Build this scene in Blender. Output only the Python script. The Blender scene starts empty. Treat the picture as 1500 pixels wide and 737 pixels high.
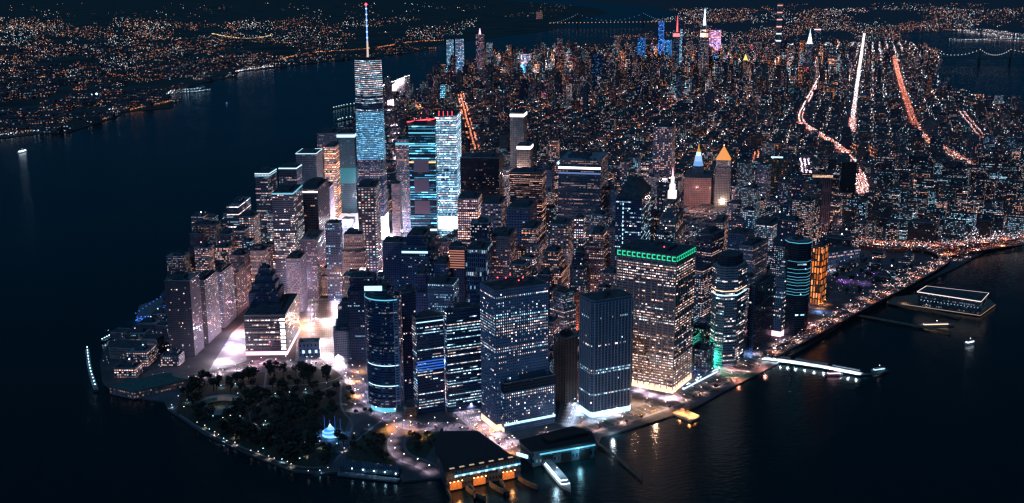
import bpy, math, random
from mathutils import Vector
from mathutils.geometry import tessellate_polygon
R = random.Random(7)
rad = math.radians
C = bpy.context.scene.collection
S = bpy.context.scene

# ------------------------------------------------------------------ camera, sky, exposure
CX, CY, CZ, YAW, PITCH, ROLL, FOC = -213.65, -1370.2, 581.57, .19683, -.23693, -.00558, 1612.97
FW = Vector((math.sin(YAW)*math.cos(PITCH), math.cos(YAW)*math.cos(PITCH), math.sin(PITCH)))
R0 = Vector((math.cos(YAW), -math.sin(YAW), 0)); U0 = R0.cross(FW)
RT = R0*math.cos(ROLL) + U0*math.sin(ROLL); UP = -R0*math.sin(ROLL) + U0*math.cos(ROLL)
cam = bpy.data.objects.new('camera', bpy.data.cameras.new('camera')); C.objects.link(cam)
cam.data.sensor_fit = 'HORIZONTAL'; cam.data.sensor_width = 36; cam.data.lens = 36*FOC/1500
cam.data.clip_start = 5; cam.data.clip_end = 120000
from mathutils import Matrix
cam.matrix_world = Matrix(((RT.x, UP.x, -FW.x, CX), (RT.y, UP.y, -FW.y, CY), (RT.z, UP.z, -FW.z, CZ), (0, 0, 0, 1)))
S.camera = cam
w = bpy.data.worlds.new('World'); S.world = w; w.use_nodes = True
wn = w.node_tree; wn.nodes.clear()
o = wn.nodes.new('ShaderNodeOutputWorld'); bg = wn.nodes.new('ShaderNodeBackground')
tc = wn.nodes.new('ShaderNodeTexCoord'); sx = wn.nodes.new('ShaderNodeSeparateXYZ'); cr = wn.nodes.new('ShaderNodeValToRGB')
_e = cr.color_ramp.elements
_e[0].position = 0.0; _e[0].color = (.0015, .010, .018, 1); _e[1].position = 1; _e[1].color = (.012, .066, .15, 1)
for _p, _c in ((.045, (.002, .014, .035, 1)), (.12, (.0015, .022, .058, 1)), (.22, (.001, .012, .028, 1)), (.42, (.0005, .006, .008, 1)), (.6, (.008, .036, .075, 1))): _q = _e.new(_p); _q.color = _c
wn.links.new(tc.outputs['Generated'], sx.inputs[0]); wn.links.new(sx.outputs['Z'], cr.inputs[0])
wn.links.new(cr.outputs[0], bg.inputs[0]); wn.links.new(bg.outputs[0], o.inputs[0]); bg.inputs[1].default_value = 1.25
moon = bpy.data.objects.new('moon', bpy.data.lights.new('moon', 'SUN')); C.objects.link(moon)  # unseen blue fill added to lift south faces and roofs
moon.data.energy = .55; moon.data.angle = rad(3); moon.data.color = (.24, .54, 1); moon.rotation_euler = (rad(42), 0, rad(-35))
S.view_settings.view_transform = 'Standard'; S.view_settings.look = 'None'; S.view_settings.exposure = 0; S.view_settings.gamma = 1
cy = S.cycles if hasattr(S, 'cycles') else None
S.render.engine = 'CYCLES'
S.cycles.use_denoising = True
S.cycles.max_bounces = 4; S.cycles.diffuse_bounces = 2; S.cycles.glossy_bounces = 2
S.cycles.sample_clamp_indirect = 3
S.cycles.use_light_tree = True
try: S.cycles.filter_width = 1.35
except Exception: pass

def G(px, py, h=0.0):                       # survey point of the photo -> ground (or height h) position
    d = FW*FOC + RT*(px-750) - UP*(py-368.5)
    t = (h-CZ)/d.z
    return (CX+d.x*t, CY+d.y*t)
def PJ(x, y, z=0.0):
    v = Vector((x-CX, y-CY, z-CZ)); d = v.dot(FW)
    if d < 1: return (-9999, -9999)
    return (750+FOC*v.dot(RT)/d, 368.5-FOC*v.dot(UP)/d)
def LL(lat, lon): return ((lon+74.0130)*84330, (lat-40.7020)*111050)

# ------------------------------------------------------------------ materials
def mat(name, col, rough=.8, metal=0, noise=0, nscale=1.0, emit=None, est=0, sample='AUTO', spec=.5):
    m = bpy.data.materials.new(name); m.use_nodes = True
    nt = m.node_tree; b = nt.nodes['Principled BSDF']
    b.inputs['Base Color'].default_value = (*col, 1); b.inputs['Roughness'].default_value = rough
    b.inputs['Metallic'].default_value = metal; b.inputs['Specular IOR Level'].default_value = spec
    if noise:
        g = nt.nodes.new('ShaderNodeNewGeometry'); n = nt.nodes.new('ShaderNodeTexNoise'); n.inputs['Scale'].default_value = nscale
        n.inputs['Detail'].default_value = 6
        r = nt.nodes.new('ShaderNodeMapRange'); r.inputs[1].default_value = .3; r.inputs[2].default_value = .7
        r.inputs[3].default_value = 1-noise; r.inputs[4].default_value = 1+noise
        mx = nt.nodes.new('ShaderNodeVectorMath'); mx.operation = 'SCALE'; mx.inputs[0].default_value = col
        nt.links.new(g.outputs['Position'], n.inputs['Vector']); nt.links.new(n.outputs['Fac'], r.inputs[0])
        nt.links.new(r.outputs[0], mx.inputs['Scale']); nt.links.new(mx.outputs[0], b.inputs['Base Color'])
    if emit:
        b.inputs['Emission Color'].default_value = (*emit, 1); b.inputs['Emission Strength'].default_value = est
    m.cycles.emission_sampling = sample
    return m

def facade_material():
    m = bpy.data.materials.new('facade'); m.use_nodes = True; nt = m.node_tree; N = nt.nodes; L = nt.links
    b = N['Principled BSDF']
    def at(n):
        a = N.new('ShaderNodeAttribute'); a.attribute_name = n; a.attribute_type = 'GEOMETRY'
        s = N.new('ShaderNodeSeparateColor'); L.new(a.outputs['Color'], s.inputs[0])
        return a, s.outputs[0], s.outputs[1], s.outputs[2], a.outputs['Alpha']
    def M(op, a, b_=None, c=None):
        n = N.new('ShaderNodeMath'); n.operation = op
        for i, v in enumerate((a, b_, c)):
            if v is None: continue
            if isinstance(v, (int, float)): n.inputs[i].default_value = v
            else: L.new(v, n.inputs[i])
        return n.outputs[0]
    uvn = N.new('ShaderNodeUVMap'); uvn.uv_map = 'uv'; su = N.new('ShaderNodeSeparateXYZ'); L.new(uvn.outputs[0], su.inputs[0])
    u, v = su.outputs[0], su.outputs[1]
    _, lit, warm, bright, band = at('fa'); _, bay, fh, wu, wv = at('fb'); ac, _, _, _, seed = at('fc'); ad, _, _, _, _ = at('fd')
    cu = M('DIVIDE', u, bay); cv = M('DIVIDE', v, fh); iu = M('FLOOR', cu); iv = M('FLOOR', cv)
    mu = M('LESS_THAN', M('ABSOLUTE', M('SUBTRACT', M('SUBTRACT', cu, iu), .5)), M('MULTIPLY', wu, .5))
    wq = N.new('ShaderNodeTexWhiteNoise'); wq.noise_dimensions = '3D'; wx = N.new('ShaderNodeCombineXYZ'); L.new(iu, wx.inputs[0]); L.new(iv, wx.inputs[1]); wx.inputs[2].default_value = 5.5; L.new(wx.outputs[0], wq.inputs['Vector'])
    fv_ = M('SUBTRACT', cv, iv); lo_ = M('SUBTRACT', .5, M('MULTIPLY', M('MULTIPLY', wv, .5), M('ADD', .25, M('MULTIPLY', wq.outputs['Value'], .75))))
    mv = M('MULTIPLY', M('GREATER_THAN', fv_, lo_), M('LESS_THAN', fv_, M('ADD', .5, M('MULTIPLY', wv, .5))))
    win = M('MULTIPLY', mu, mv)
    def WN(a, b_, c):
        x = N.new('ShaderNodeCombineXYZ'); L.new(a, x.inputs[0]); L.new(b_, x.inputs[1])
        L.new(c, x.inputs[2]); w_ = N.new('ShaderNodeTexWhiteNoise'); w_.noise_dimensions = '3D'; L.new(x.outputs[0], w_.inputs['Vector'])
        s = N.new('ShaderNodeSeparateColor'); L.new(w_.outputs['Color'], s.inputs[0]); return w_.outputs['Value'], s.outputs[0], s.outputs[1], s.outputs[2]
    s2 = M('ADD', seed, 3.7)
    z = M('MULTIPLY', iv, 0.0)
    r1, ra, rb, rc = WN(iu, iv, seed)
    run, qa, qb, qc = WN(M('FLOOR', M('DIVIDE', M('ADD', iu, M('MULTIPLY', iv, 1.7)), 5.0)), iv, s2)
    row, pa, pb, pc = WN(z, iv, M('ADD', seed, 9.1))
    ra = M('ADD', M('MULTIPLY', ra, M('SUBTRACT', 1.0, band)), M('MULTIPLY', qa, band))
    r = M('ADD', M('MULTIPLY', r1, M('SUBTRACT', 1.0, band)), M('MULTIPLY', run, band))
    rowf = M('ADD', M('SUBTRACT', 1.0, band), M('MULTIPLY', band, M('MULTIPLY', M('MULTIPLY', row, row), 2.8)))
    on = M('LESS_THAN', r, M('MULTIPLY', lit, rowf))
    br = M('MULTIPLY', bright, M('ADD', .25, M('MULTIPLY', 3.2, M('POWER', ra, 3.0))))
    k = M('MULTIPLY', M('MULTIPLY', win, on), br)
    ramp = N.new('ShaderNodeValToRGB'); e = ramp.color_ramp.elements
    e[0].position = 0; e[0].color = (.25, .62, 1, 1); e[1].position = 1; e[1].color = (1, .26, .06, 1)
    for p_, c_ in ((.3, (.45, .8, 1, 1)), (.5, (1, .66, .66, 1)), (.75, (1, .46, .28, 1))):
        q = e.new(p_); q.color = c_
    L.new(M('ADD', warm, M('MULTIPLY', M('SUBTRACT', M('ADD', M('MULTIPLY', rb, .5), M('MULTIPLY', pa, .5)), .5), .7)), ramp.inputs[0])
    mx = N.new('ShaderNodeMix'); mx.data_type = 'RGBA'; mx.blend_type = 'MULTIPLY'; mx.inputs[0].default_value = 1
    L.new(ramp.outputs[0], mx.inputs[6]); L.new(ad.outputs['Color'], mx.inputs[7])
    L.new(mx.outputs[2], b.inputs['Emission Color']); L.new(k, b.inputs['Emission Strength'])
    wc = N.new('ShaderNodeMix'); wc.data_type = 'RGBA'; L.new(win, wc.inputs[0])
    nz = N.new('ShaderNodeTexNoise'); nz.inputs['Scale'].default_value = .06; nz.inputs['Detail'].default_value = 5
    gp = N.new('ShaderNodeNewGeometry'); L.new(gp.outputs['Position'], nz.inputs['Vector'])
    vm = N.new('ShaderNodeVectorMath'); vm.operation = 'SCALE'; L.new(ac.outputs['Color'], vm.inputs[0]); L.new(M('ADD', .55, M('MULTIPLY', nz.outputs['Fac'], .9)), vm.inputs['Scale'])
    L.new(vm.outputs[0], wc.inputs[6]); wc.inputs[7].default_value = (.012, .02, .035, 1)
    L.new(wc.outputs[2], b.inputs['Base Color'])
    L.new(M('SUBTRACT', .8, M('MULTIPLY', win, .62)), b.inputs['Roughness'])
    m.cycles.emission_sampling = 'NONE'
    return m
FAC = facade_material()

def glow_material():                          # lamps whose colour and power is stored per lamp
    m = bpy.data.materials.new('lamp_glow'); m.use_nodes = True; nt = m.node_tree; b = nt.nodes['Principled BSDF']
    a = nt.nodes.new('ShaderNodeAttribute'); a.attribute_name = 'fd'
    b.inputs['Base Color'].default_value = (.1, .1, .1, 1)
    nt.links.new(a.outputs['Color'], b.inputs['Emission Color'])
    mm = nt.nodes.new('ShaderNodeMath'); mm.operation = 'MULTIPLY'; mm.inputs[1].default_value = 1
    nt.links.new(a.outputs['Alpha'], mm.inputs[0]); nt.links.new(mm.outputs[0], b.inputs['Emission Strength'])
    m.cycles.emission_sampling = 'NONE'; return m
GLOW = glow_material()

def water_material():
    m = bpy.data.materials.new('river_water'); m.use_nodes = True; nt = m.node_tree; N = nt.nodes; L = nt.links; b = N['Principled BSDF']
    b.inputs['Base Color'].default_value = (.002, .014, .018, 1); b.inputs['Roughness'].default_value = .13; b.inputs['IOR'].default_value = 1.33
    g = N.new('ShaderNodeNewGeometry'); mp = N.new('ShaderNodeMapping'); mp.inputs['Scale'].default_value = (.07, .16, .1); mp.inputs['Rotation'].default_value = (0, 0, rad(-25))
    n = N.new('ShaderNodeTexNoise'); n.inputs['Scale'].default_value = 1; n.inputs['Detail'].default_value = 5; n.inputs['Roughness'].default_value = .62
    bp = N.new('ShaderNodeBump'); bp.inputs['Strength'].default_value = .42; bp.inputs['Distance'].default_value = 1.4
    L.new(g.outputs['Position'], mp.inputs[0]); L.new(mp.outputs[0], n.inputs['Vector']); L.new(n.outputs['Fac'], bp.inputs['Height']); L.new(bp.outputs[0], b.inputs['Normal'])
    n2 = N.new('ShaderNodeTexNoise'); n2.inputs['Scale'].default_value = .0025; n2.inputs['Detail'].default_value = 4
    mr = N.new('ShaderNodeMapRange'); mr.inputs[3].default_value = .13; mr.inputs[4].default_value = .24
    L.new(g.outputs['Position'], n2.inputs['Vector']); L.new(n2.outputs['Fac'], mr.inputs[0]); L.new(mr.outputs[0], b.inputs['Roughness'])
    return m
WATER = water_material()
GROUND = mat('city_ground', (.06, .06, .07), .9, noise=.5, nscale=.02)
FARLAND = mat('far_land', (.03, .04, .04), .95, noise=.6, nscale=.002)
ASPH = mat('asphalt', (.055, .052, .055), .75, noise=.55, nscale=.12)
GLAREROAD = mat('glare_roadway', (.13, .13, .15), .8, noise=.5, nscale=.1)  # street glare put into a paler roadway colour
PAVE = mat('paving', (.12, .125, .14), .85, noise=.35, nscale=.15)
PAINT = mat('road_paint', (.7, .68, .62), .6)
GRASS = mat('lawn', (.018, .03, .018), .95, noise=.5, nscale=.2)
ROOF = mat('roof_felt', (.05, .055, .065), .9, noise=.55, nscale=.12)
ROOFL = mat('roof_pale', (.2, .21, .23), .9, noise=.5, nscale=.12)
CONC = mat('concrete', (.23, .24, .26), .85, noise=.35, nscale=.1)
STONE = mat('limestone', (.36, .32, .28), .85, noise=.3, nscale=.1)
METAL = mat('grey_metal', (.12, .13, .14), .45, .6)
BLACKROOF = mat('black_metal_roof', (.012, .014, .018), .8, noise=.4, nscale=.3)
DARK = mat('dark_steel', (.02, .022, .026), .5, .3)
COPPER = mat('green_copper', (.05, .10, .09), .7, noise=.3, nscale=.2)
WOODP = mat('pier_decking', (.12, .095, .07), .85, noise=.4, nscale=.3)
BARK = mat('bark', (.06, .045, .035), .9)
LEAF = [mat('leaves_a', (.022, .034, .022), .8), mat('leaves_b', (.034, .03, .022), .8)]
GOLD = mat('gilded_roof', (.8, .5, .15), .4, .6, emit=(1, .42, .06), est=.55, sample='NONE')
def E(name, col, s, sample='AUTO'): return mat(name, (.2, .2, .2), .6, emit=col, est=s, sample=sample)
E_WHITE = E('lit_white', (1, .9, .95), 3); E_COOL = E('lit_cool', (.5, .82, 1), 1.6); E_BLUE = E('lit_blue', (.03, .2, 1), .7)
E_FERRY = E('ferry_white', (.7, .88, 1), 3.5); E_CYAN = E('lit_cyan', (.12, .6, .85), 1.0); E_GREEN = E('lit_green', (.02, .75, .35), 1.2); E_ORANGE = E('lit_orange', (1, .38, .1), 3)
E_WARM = E('lit_warm', (1, .62, .38), 1.8); E_RED = E('lit_red', (1, .05, .06), 6, 'NONE'); E_PINK = E('lit_pink', (1, .5, .65), 2.5)
E_PURP = E('lit_purple', (.45, .12, 1), 3); E_GREENB = E('green_floodlamp', (.05, 1, .5), 14)
E_HEAD = E('headlamp_glow', (1, .92, .85), 12, 'NONE'); E_TAIL = E('taillamp_glow', (1, .06, .04), 6, 'NONE')
E_LAMPW = E('lamp_white', (1, .8, .78), 12, 'NONE'); E_LAMPB = E('lamp_bluewhite', (.5, .8, 1), 12, 'NONE'); E_LAMPO = E('lamp_sodium', (1, .42, .14), 14, 'NONE')
WINM = [[mat('window_%s_%s' % (cn, bn), (.1, .1, .1), .4, emit=c, est=s, sample='NONE') for bn, s in (('dim', .4), ('mid', 1.2), ('bright', 3.2))]
        for cn, c in (('cool', (.45, .78, 1)), ('white', (1, .78, .76)), ('warm', (1, .55, .4)))]

# ------------------------------------------------------------------ mesh helpers
class MB:
    def __init__(s): s.v = []; s.f = []; s.uv = []; s.at = []; s.mi = []
    def face(s, pts, uv=None, at=None, mi=0):
        k = len(s.v); s.v += [tuple(p) for p in pts]; s.f.append(tuple(range(k, k+len(pts))))
        s.uv.append(uv or [(p[0], p[1]) for p in pts]); s.at.append(at); s.mi.append(mi)
    def wall(s, a, b, z0, z1, at=None, mi=0, u0=0):     # outward for CCW footprint order a->b
        l = math.hypot(b[0]-a[0], b[1]-a[1])
        s.face([(a[0], a[1], z0), (b[0], b[1], z0), (b[0], b[1], z1), (a[0], a[1], z1)], [(u0, z0), (u0+l, z0), (u0+l, z1), (u0, z1)], at, mi)
        return u0+l
    def prism(s, poly, z0, z1, at=None, mi=0, top=True, tmi=None, bottom=False):
        n = len(poly)
        for i in range(n): s.wall(poly[i], poly[(i+1) % n], z0, z1, at, mi, u0=37.0*i)
        if top: s.cap(poly, z1, at, mi if tmi is None else tmi)
        if bottom: s.face([(p[0], p[1], z0) for p in reversed(poly)], None, at, mi)
    def cap(s, poly, z, at=None, mi=0):
        if len(poly) <= 5 or True:
            s.face([(p[0], p[1], z) for p in poly], None, at, mi)
    def frustum(s, p0, z0, p1, z1, at=None, mi=0, top=True, tmi=None):
        n = len(p0)
        for i in range(n):
            a, b, c, d = p0[i], p0[(i+1) % n], p1[(i+1) % n], p1[i]
            l = math.hypot(b[0]-a[0], b[1]-a[1]); l2 = math.hypot(c[0]-d[0], c[1]-d[1]); o_ = 37.0*i
            s.face([(a[0], a[1], z0), (b[0], b[1], z0), (c[0], c[1], z1), (d[0], d[1], z1)], [(o_, z0), (o_+l, z0), (o_+(l+l2)/2, z1), (o_+(l-l2)/2, z1)], at, mi)
        if top and abs(p1[0][0]-p1[1][0])+abs(p1[0][1]-p1[1][1]) > .01: s.cap(p1, z1, at, mi if tmi is None else tmi)
    def box(s, cx, cy, z0, z1, lx, ly, ang=0, at=None, mi=0, tmi=None):
        s.prism(rect(cx, cy, lx, ly, ang), z0, z1, at, mi, tmi=tmi, bottom=True)
    def octa(s, x, y, z, r, at=None, mi=0):
        p = [(x+r, y, z), (x, y+r, z), (x-r, y, z), (x, y-r, z)]; t = (x, y, z+r); b = (x, y, z-r)
        for i in range(4):
            s.face([p[i], p[(i+1) % 4], t], None, at, mi); s.face([p[(i+1) % 4], p[i], b], None, at, mi)
    def tube(s, a, b, r, n=6, at=None, mi=0, r2=None):
        a = Vector(a); b = Vector(b); d = (b-a).normalized(); q = d.orthogonal().normalized(); t = d.cross(q); r2 = r if r2 is None else r2
        A = [a+(q*math.cos(2*math.pi*i/n)+t*math.sin(2*math.pi*i/n))*r for i in range(n)]
        B = [b+(q*math.cos(2*math.pi*i/n)+t*math.sin(2*math.pi*i/n))*r2 for i in range(n)]
        for i in range(n): s.face([A[i], A[(i+1) % n], B[(i+1) % n], B[i]], None, at, mi)
        s.face(list(reversed(A)), None, at, mi); s.face(B, None, at, mi)
    def mesh(s, name, mats, off=(0, 0, 0)):
        me = bpy.data.meshes.new(name)
        vs = [(p[0]-off[0], p[1]-off[1], p[2]-off[2]) for p in s.v]
        me.from_pydata(vs, [], s.f)
        for m in (mats if isinstance(mats, (list, tuple)) else [mats]): me.materials.append(m)
        if any(s.mi): me.polygons.foreach_set('material_index', s.mi)
        ul = me.uv_layers.new(name='uv'); fl = []
        for q in s.uv:
            for a in q: fl += [a[0], a[1]]
        ul.data.foreach_set('uv', fl)
        if any(a is not None for a in s.at):
            for k, nm in enumerate(('fa', 'fb', 'fc', 'fd')):
                A = me.color_attributes.new(nm, 'FLOAT_COLOR', 'CORNER'); buf = []
                for f, a in zip(s.f, s.at):
                    buf += list((a or NOWIN)[k])*len(f)
                A.data.foreach_set('color', buf)
        me.update(); return me
    def build(s, name, mats, parent=None, off=None):
        if off is None: off = tuple(parent.location) if parent is not None else (0, 0, 0)
        ob = bpy.data.objects.new(name, s.mesh(name, mats, off)); C.objects.link(ob)
        if parent is not None: ob.parent = parent
        else: ob.location = off
        return ob
NOWIN = ((0, 0, 0, 0), (3, 3, 0, 0), (.2, .2, .2, 0), (1, 1, 1, 1))
def rect(cx, cy, lx, ly, ang=0):
    c, s_ = math.cos(ang), math.sin(ang)
    return [(cx+x*c-y*s_, cy+x*s_+y*c) for x, y in ((-lx/2, -ly/2), (lx/2, -ly/2), (lx/2, ly/2), (-lx/2, ly/2))]
def inset(poly, k):
    cx = sum(p[0] for p in poly)/len(poly); cy_ = sum(p[1] for p in poly)/len(poly)
    return [(cx+(p[0]-cx)*k, cy_+(p[1]-cy_)*k) for p in poly]
def grow(poly, d):
    cx = sum(p[0] for p in poly)/len(poly); cy_ = sum(p[1] for p in poly)/len(poly); o_ = []
    for p in poly:
        l = math.hypot(p[0]-cx, p[1]-cy_); o_.append((cx+(p[0]-cx)*(l+d)/l, cy_+(p[1]-cy_)*(l+d)/l))
    return o_
def style(wall=(.2, .2, .2), bay=3, fh=4, wu=.6, wv=.5, lit=.3, warm=.5, bright=1.5, band=.4, tint=(1, 1, 1), seed=None):
    return [[lit, warm, bright, band], [bay, fh, wu, wv], [wall[0]*.66, wall[1]*.82, wall[2]*1.02, R.random()*50 if seed is None else seed], [*tint, 1]]
def tag(o_, label=None, cat=None, group=None, kind=None):
    if label: o_['label'] = label
    if cat: o_['category'] = cat
    if group: o_['group'] = group
    if kind: o_['kind'] = kind
    return o_
def empty(name, x, y, z=0, rz=0):
    o_ = bpy.data.objects.new(name, None); C.objects.link(o_); o_.location = (x, y, z); o_.rotation_euler[2] = rz
    o_.empty_display_size = 2; return o_
def inst(name, me, parent=None, loc=(0, 0, 0), rz=0):
    o_ = bpy.data.objects.new(name, me); C.objects.link(o_); o_.parent = parent; o_.location = loc; o_.rotation_euler[2] = rz; return o_

# ------------------------------------------------------------------ setting: water and land
def land(name, poly, z=0.0, depth=3.0, m=GROUND):
    mb = MB(); 
    area = sum(poly[i][0]*poly[(i+1) % len(poly)][1]-poly[(i+1) % len(poly)][0]*poly[i][1] for i in range(len(poly)))
    if area < 0: poly = poly[::-1]
    for t in tessellate_polygon([[Vector((p[0], p[1], 0)) for p in poly]]):
        tri = [poly[i] for i in t]
        a = (tri[1][0]-tri[0][0])*(tri[2][1]-tri[0][1])-(tri[1][1]-tri[0][1])*(tri[2][0]-tri[0][0])
        if a < 0: tri = tri[::-1]
        mb.face([(p[0], p[1], z) for p in tri])
    if depth:
        for i in range(len(poly)): mb.wall(poly[i], poly[(i+1) % len(poly)], z-depth, z)
    return tag(mb.build(name, m), kind='structure')
mb = MB(); mb.face([(-60000, -6000, -2), (90000, -6000, -2), (90000, 90000, -2), (-60000, 90000, -2)])
tag(mb.build('water', WATER), kind='structure')
GP = lambda *a: [G(*p) for p in a]
coastW = [(640, 700), (590, 705), (585, 690), (500, 690), (470, 694), (430, 690), (370, 668), (300, 636), (258, 608), (246, 600), (240, 588),
          (170, 578), (150, 560), (146, 530), (160, 500), (205, 478), (232, 470), (236, 430), (254, 410), (285, 386), (320, 362), (355, 338), (390, 312), (425, 284), (460, 250), (490, 215), (520, 180), (545, 150), (560, 128)]
coastN = [LL(40.742, -74.008), LL(40.757, -74.004), LL(40.772, -73.994), LL(40.797, -73.976), LL(40.818, -73.961), LL(40.851, -73.945), LL(40.877, -73.926), LL(40.95, -73.90), LL(41.3, -73.85)]
coastE = [LL(41.3, -73.0), LL(40.95, -73.2), LL(40.803, -73.60), LL(40.803, -73.915), LL(40.800, -73.930), LL(40.783, -73.943), LL(40.770, -73.949), LL(40.758, -73.959), LL(40.749, -73.967), LL(40.743, -73.971),
          LL(40.735, -73.974), LL(40.727, -73.9715), LL(40.711, -73.977), LL(40.7095, -73.990)]
coastS = [(1560, 345), (1490, 360), (1440, 370), (1400, 392), (1330, 424), (1250, 466), (1180, 508), (1120, 543), (1060, 574), (1020, 596), (960, 617), (880, 640), (870, 668), (780, 682), (772, 668), (744, 672), (700, 690)]
MAN = GP(*coastW)+coastN+coastE+GP(*coastS)
land('ground', MAN)
NJ = GP((-300, 235), (-60, 212), (0, 203), (60, 196), (100, 194), (175, 170), (180, 164), (252, 158), (256, 150), (235, 146), (262, 132), (310, 118), (345, 113), (350, 106), (440, 95), (500, 88), (560, 82), (600, 78), (640, 70)) \
    + [LL(40.79, -74.000), LL(40.82, -73.975), LL(40.853, -73.96), LL(40.90, -73.935), LL(40.95, -73.92), LL(41.3, -73.9), LL(41.3, -75.2), LL(40.7, -75.2), LL(40.66, -74.6)]
land('terrain', NJ, m=FARLAND)
QN = [LL(40.70, -73.965), LL(40.722, -73.962), LL(40.738, -73.961), LL(40.745, -73.958), LL(40.757, -73.950), LL(40.772, -73.937), LL(40.781, -73.925), LL(40.795, -73.91), LL(40.799, -73.55), LL(40.70, -73.55)]
land('terrain', QN, m=FARLAND)
# ------------------------------------------------------------------ roads
def dirn(a, b): l = math.hypot(b[0]-a[0], b[1]-a[1]) or 1; return ((b[0]-a[0])/l, (b[1]-a[1])/l)
def smooth(pts, n=3):
    for _ in range(n):
        q = [pts[0]]
        for a, b in zip(pts, pts[1:]):
            q += [(a[0]*.75+b[0]*.25, a[1]*.75+b[1]*.25), (a[0]*.25+b[0]*.75, a[1]*.25+b[1]*.75)]
        pts = q+[pts[-1]]
    return pts
def offs(pts, d):
    out = []
    for i, p in enumerate(pts):
        a = pts[max(0, i-1)]; b = pts[min(len(pts)-1, i+1)]; t = dirn(a, b); out.append((p[0]+t[1]*d, p[1]-t[0]*d))
    return out
def ribbon(mb, pts, wd, z, thick=0, mi=0):
    l = offs(pts, -wd/2); r = offs(pts, wd/2)
    for i in range(len(pts)-1):
        mb.face([(*r[i], z), (*r[i+1], z), (*l[i+1], z), (*l[i], z)], None, None, mi)
        if thick:
            mb.face([(*r[i], z-thick), (*r[i+1], z-thick), (*r[i+1], z), (*r[i], z)], None, None, mi)
            mb.face([(*l[i+1], z-thick), (*l[i], z-thick), (*l[i], z), (*l[i+1], z)], None, None, mi)
            mb.face([(*l[i], z-thick), (*l[i+1], z-thick), (*r[i+1], z-thick), (*r[i], z-thick)], None, None, mi)
def along(pts, step, off=0):
    acc = off; out = []
    for a, b in zip(pts, pts[1:]):
        l = math.hypot(b[0]-a[0], b[1]-a[1]); t = dirn(a, b)
        while acc < l:
            out.append((a[0]+t[0]*acc, a[1]+t[1]*acc, math.atan2(t[1], t[0]))); acc += step
        acc -= l
    return out
zr = [.02]
ROADS = {}
def road(key, px, wd, marks=True, kerb=True, rn='road', rm=None):
    pts = smooth(GP(*px) if len(px[0]) == 2 and px[0][0] is not None else px, 2); zr[0] += .006; z = zr[0]
    if kerb:
        k = MB(); ribbon(k, offs(pts, -(wd/2+2.2)), 4.2, .14+z, 0); ribbon(k, offs(pts, wd/2+2.2), 4.2, .14+z, 0)
        tag(k.build('pavement', PAVE), kind='structure')
    mb = MB(); ribbon(mb, pts, wd, z)
    if marks:
        n = max(1, int(wd//7))
        for j in range(-n, n+1):
            o_ = offs(pts, j*wd/(2*n+1.0)*.95)
            for (x, y, a) in along(o_, 12, 3):
                c, s_ = math.cos(a), math.sin(a); q = [(x-c*2+s_*.15, y-s_*2-c*.15), (x+c*2+s_*.15, y+s_*2-c*.15), (x+c*2-s_*.15, y+s_*2+c*.15), (x-c*2-s_*.15, y-s_*2+c*.15)]
                mb.face([(p[0], p[1], z+.003) for p in q], None, None, 1)
    tag(mb.build(rn, [rm or ASPH, PAINT]), kind='structure')
    ROADS[key] = (pts, wd); return pts
road('state', [(385, 529), (440, 535), (500, 530), (530, 575), (560, 607), (610, 628), (660, 622), (700, 640), (750, 655)], 20, rm=GLAREROAD)
road('battery', [(262, 556), (320, 545), (385, 531)], 20)
west = GP((300, 552), (332, 515), (368, 478))+[(-268, 640), (-215, 820), (-165, 980), (-90, 1180), (60, 1700), (190, 2200)]+GP((575, 150), (585, 122))
road('west', west, 46, rm=GLAREROAD)
road('tunnel', [(476, 540), (478, 500), (476, 470), (474, 440)], 44)
road('whitehall', [(650, 568), (668, 588), (690, 612), (715, 635), (752, 657)], 22, rm=GLAREROAD)
road('south', [(752, 657), (850, 629), (950, 601), (1040, 562), (1110, 526), (1180, 492), (1250, 452), (1330, 408), (1380, 382), (1430, 368)], 30)
road('slip', [(825, 622), (835, 600), (832, 580)], 18)
road('ferryloop', [(600, 625), (578, 645), (585, 668), (620, 680), (640, 692)], 16, marks=False)
road('water', [(835, 600), (900, 575), (985, 520)], 14, marks=False)
far_avenues = {'bowery': [(1266, 292), (1258, 255), (1240, 225), (1200, 198), (1168, 180), (1182, 150), (1203, 112)],
               'allen': [(1247, 195), (1252, 150), (1259, 100), (1266, 50)],
               'first': [(1430, 250), (1395, 225), (1345, 200), (1330, 155), (1318, 120), (1310, 85)],
               'sixth': [(697, 224), (690, 200), (682, 170), (675, 140)],
               'church': [(624, 176), (612, 155)], 'lafayette': [(1098, 266), (1106, 225)], 'madison': [(1182, 262), (1178, 236)],
               'avec': [(1440, 205), (1408, 165)]}
for k, v in far_avenues.items(): road(k, v, 26, marks=False, kerb=False)
def paved(px, m=PAVE, name='plaza', z=.1):
    p = GP(*px) if px[0][0] > -1e9 else px
    mb = MB(); ar = sum(p[i][0]*p[(i+1) % len(p)][1]-p[(i+1) % len(p)][0]*p[i][1] for i in range(len(p)))
    if ar < 0: p = p[::-1]
    for t in tessellate_polygon([[Vector((q[0], q[1], 0)) for q in p]]):
        tri = [p[i] for i in t]; a = (tri[1][0]-tri[0][0])*(tri[2][1]-tri[0][1])-(tri[1][1]-tri[0][1])*(tri[2][0]-tri[0][0])
        if a < 0: tri = tri[::-1]
        mb.face([(q[0], q[1], z) for q in tri])
    return tag(mb.build(name, m), kind='structure')
paved([(268, 560), (390, 545), (500, 540), (520, 585), (500, 650), (470, 690), (430, 688), (370, 666), (300, 634), (258, 606)], GRASS, 'lawn', .008)
paved([(508, 655), (530, 632), (566, 628), (574, 645), (576, 672), (584, 686), (506, 684)], GRASS, 'lawn', .02)
paved([(594, 652), (604, 636), (648, 632), (634, 652), (624, 672), (600, 664)], GRASS, 'lawn', .022)
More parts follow.
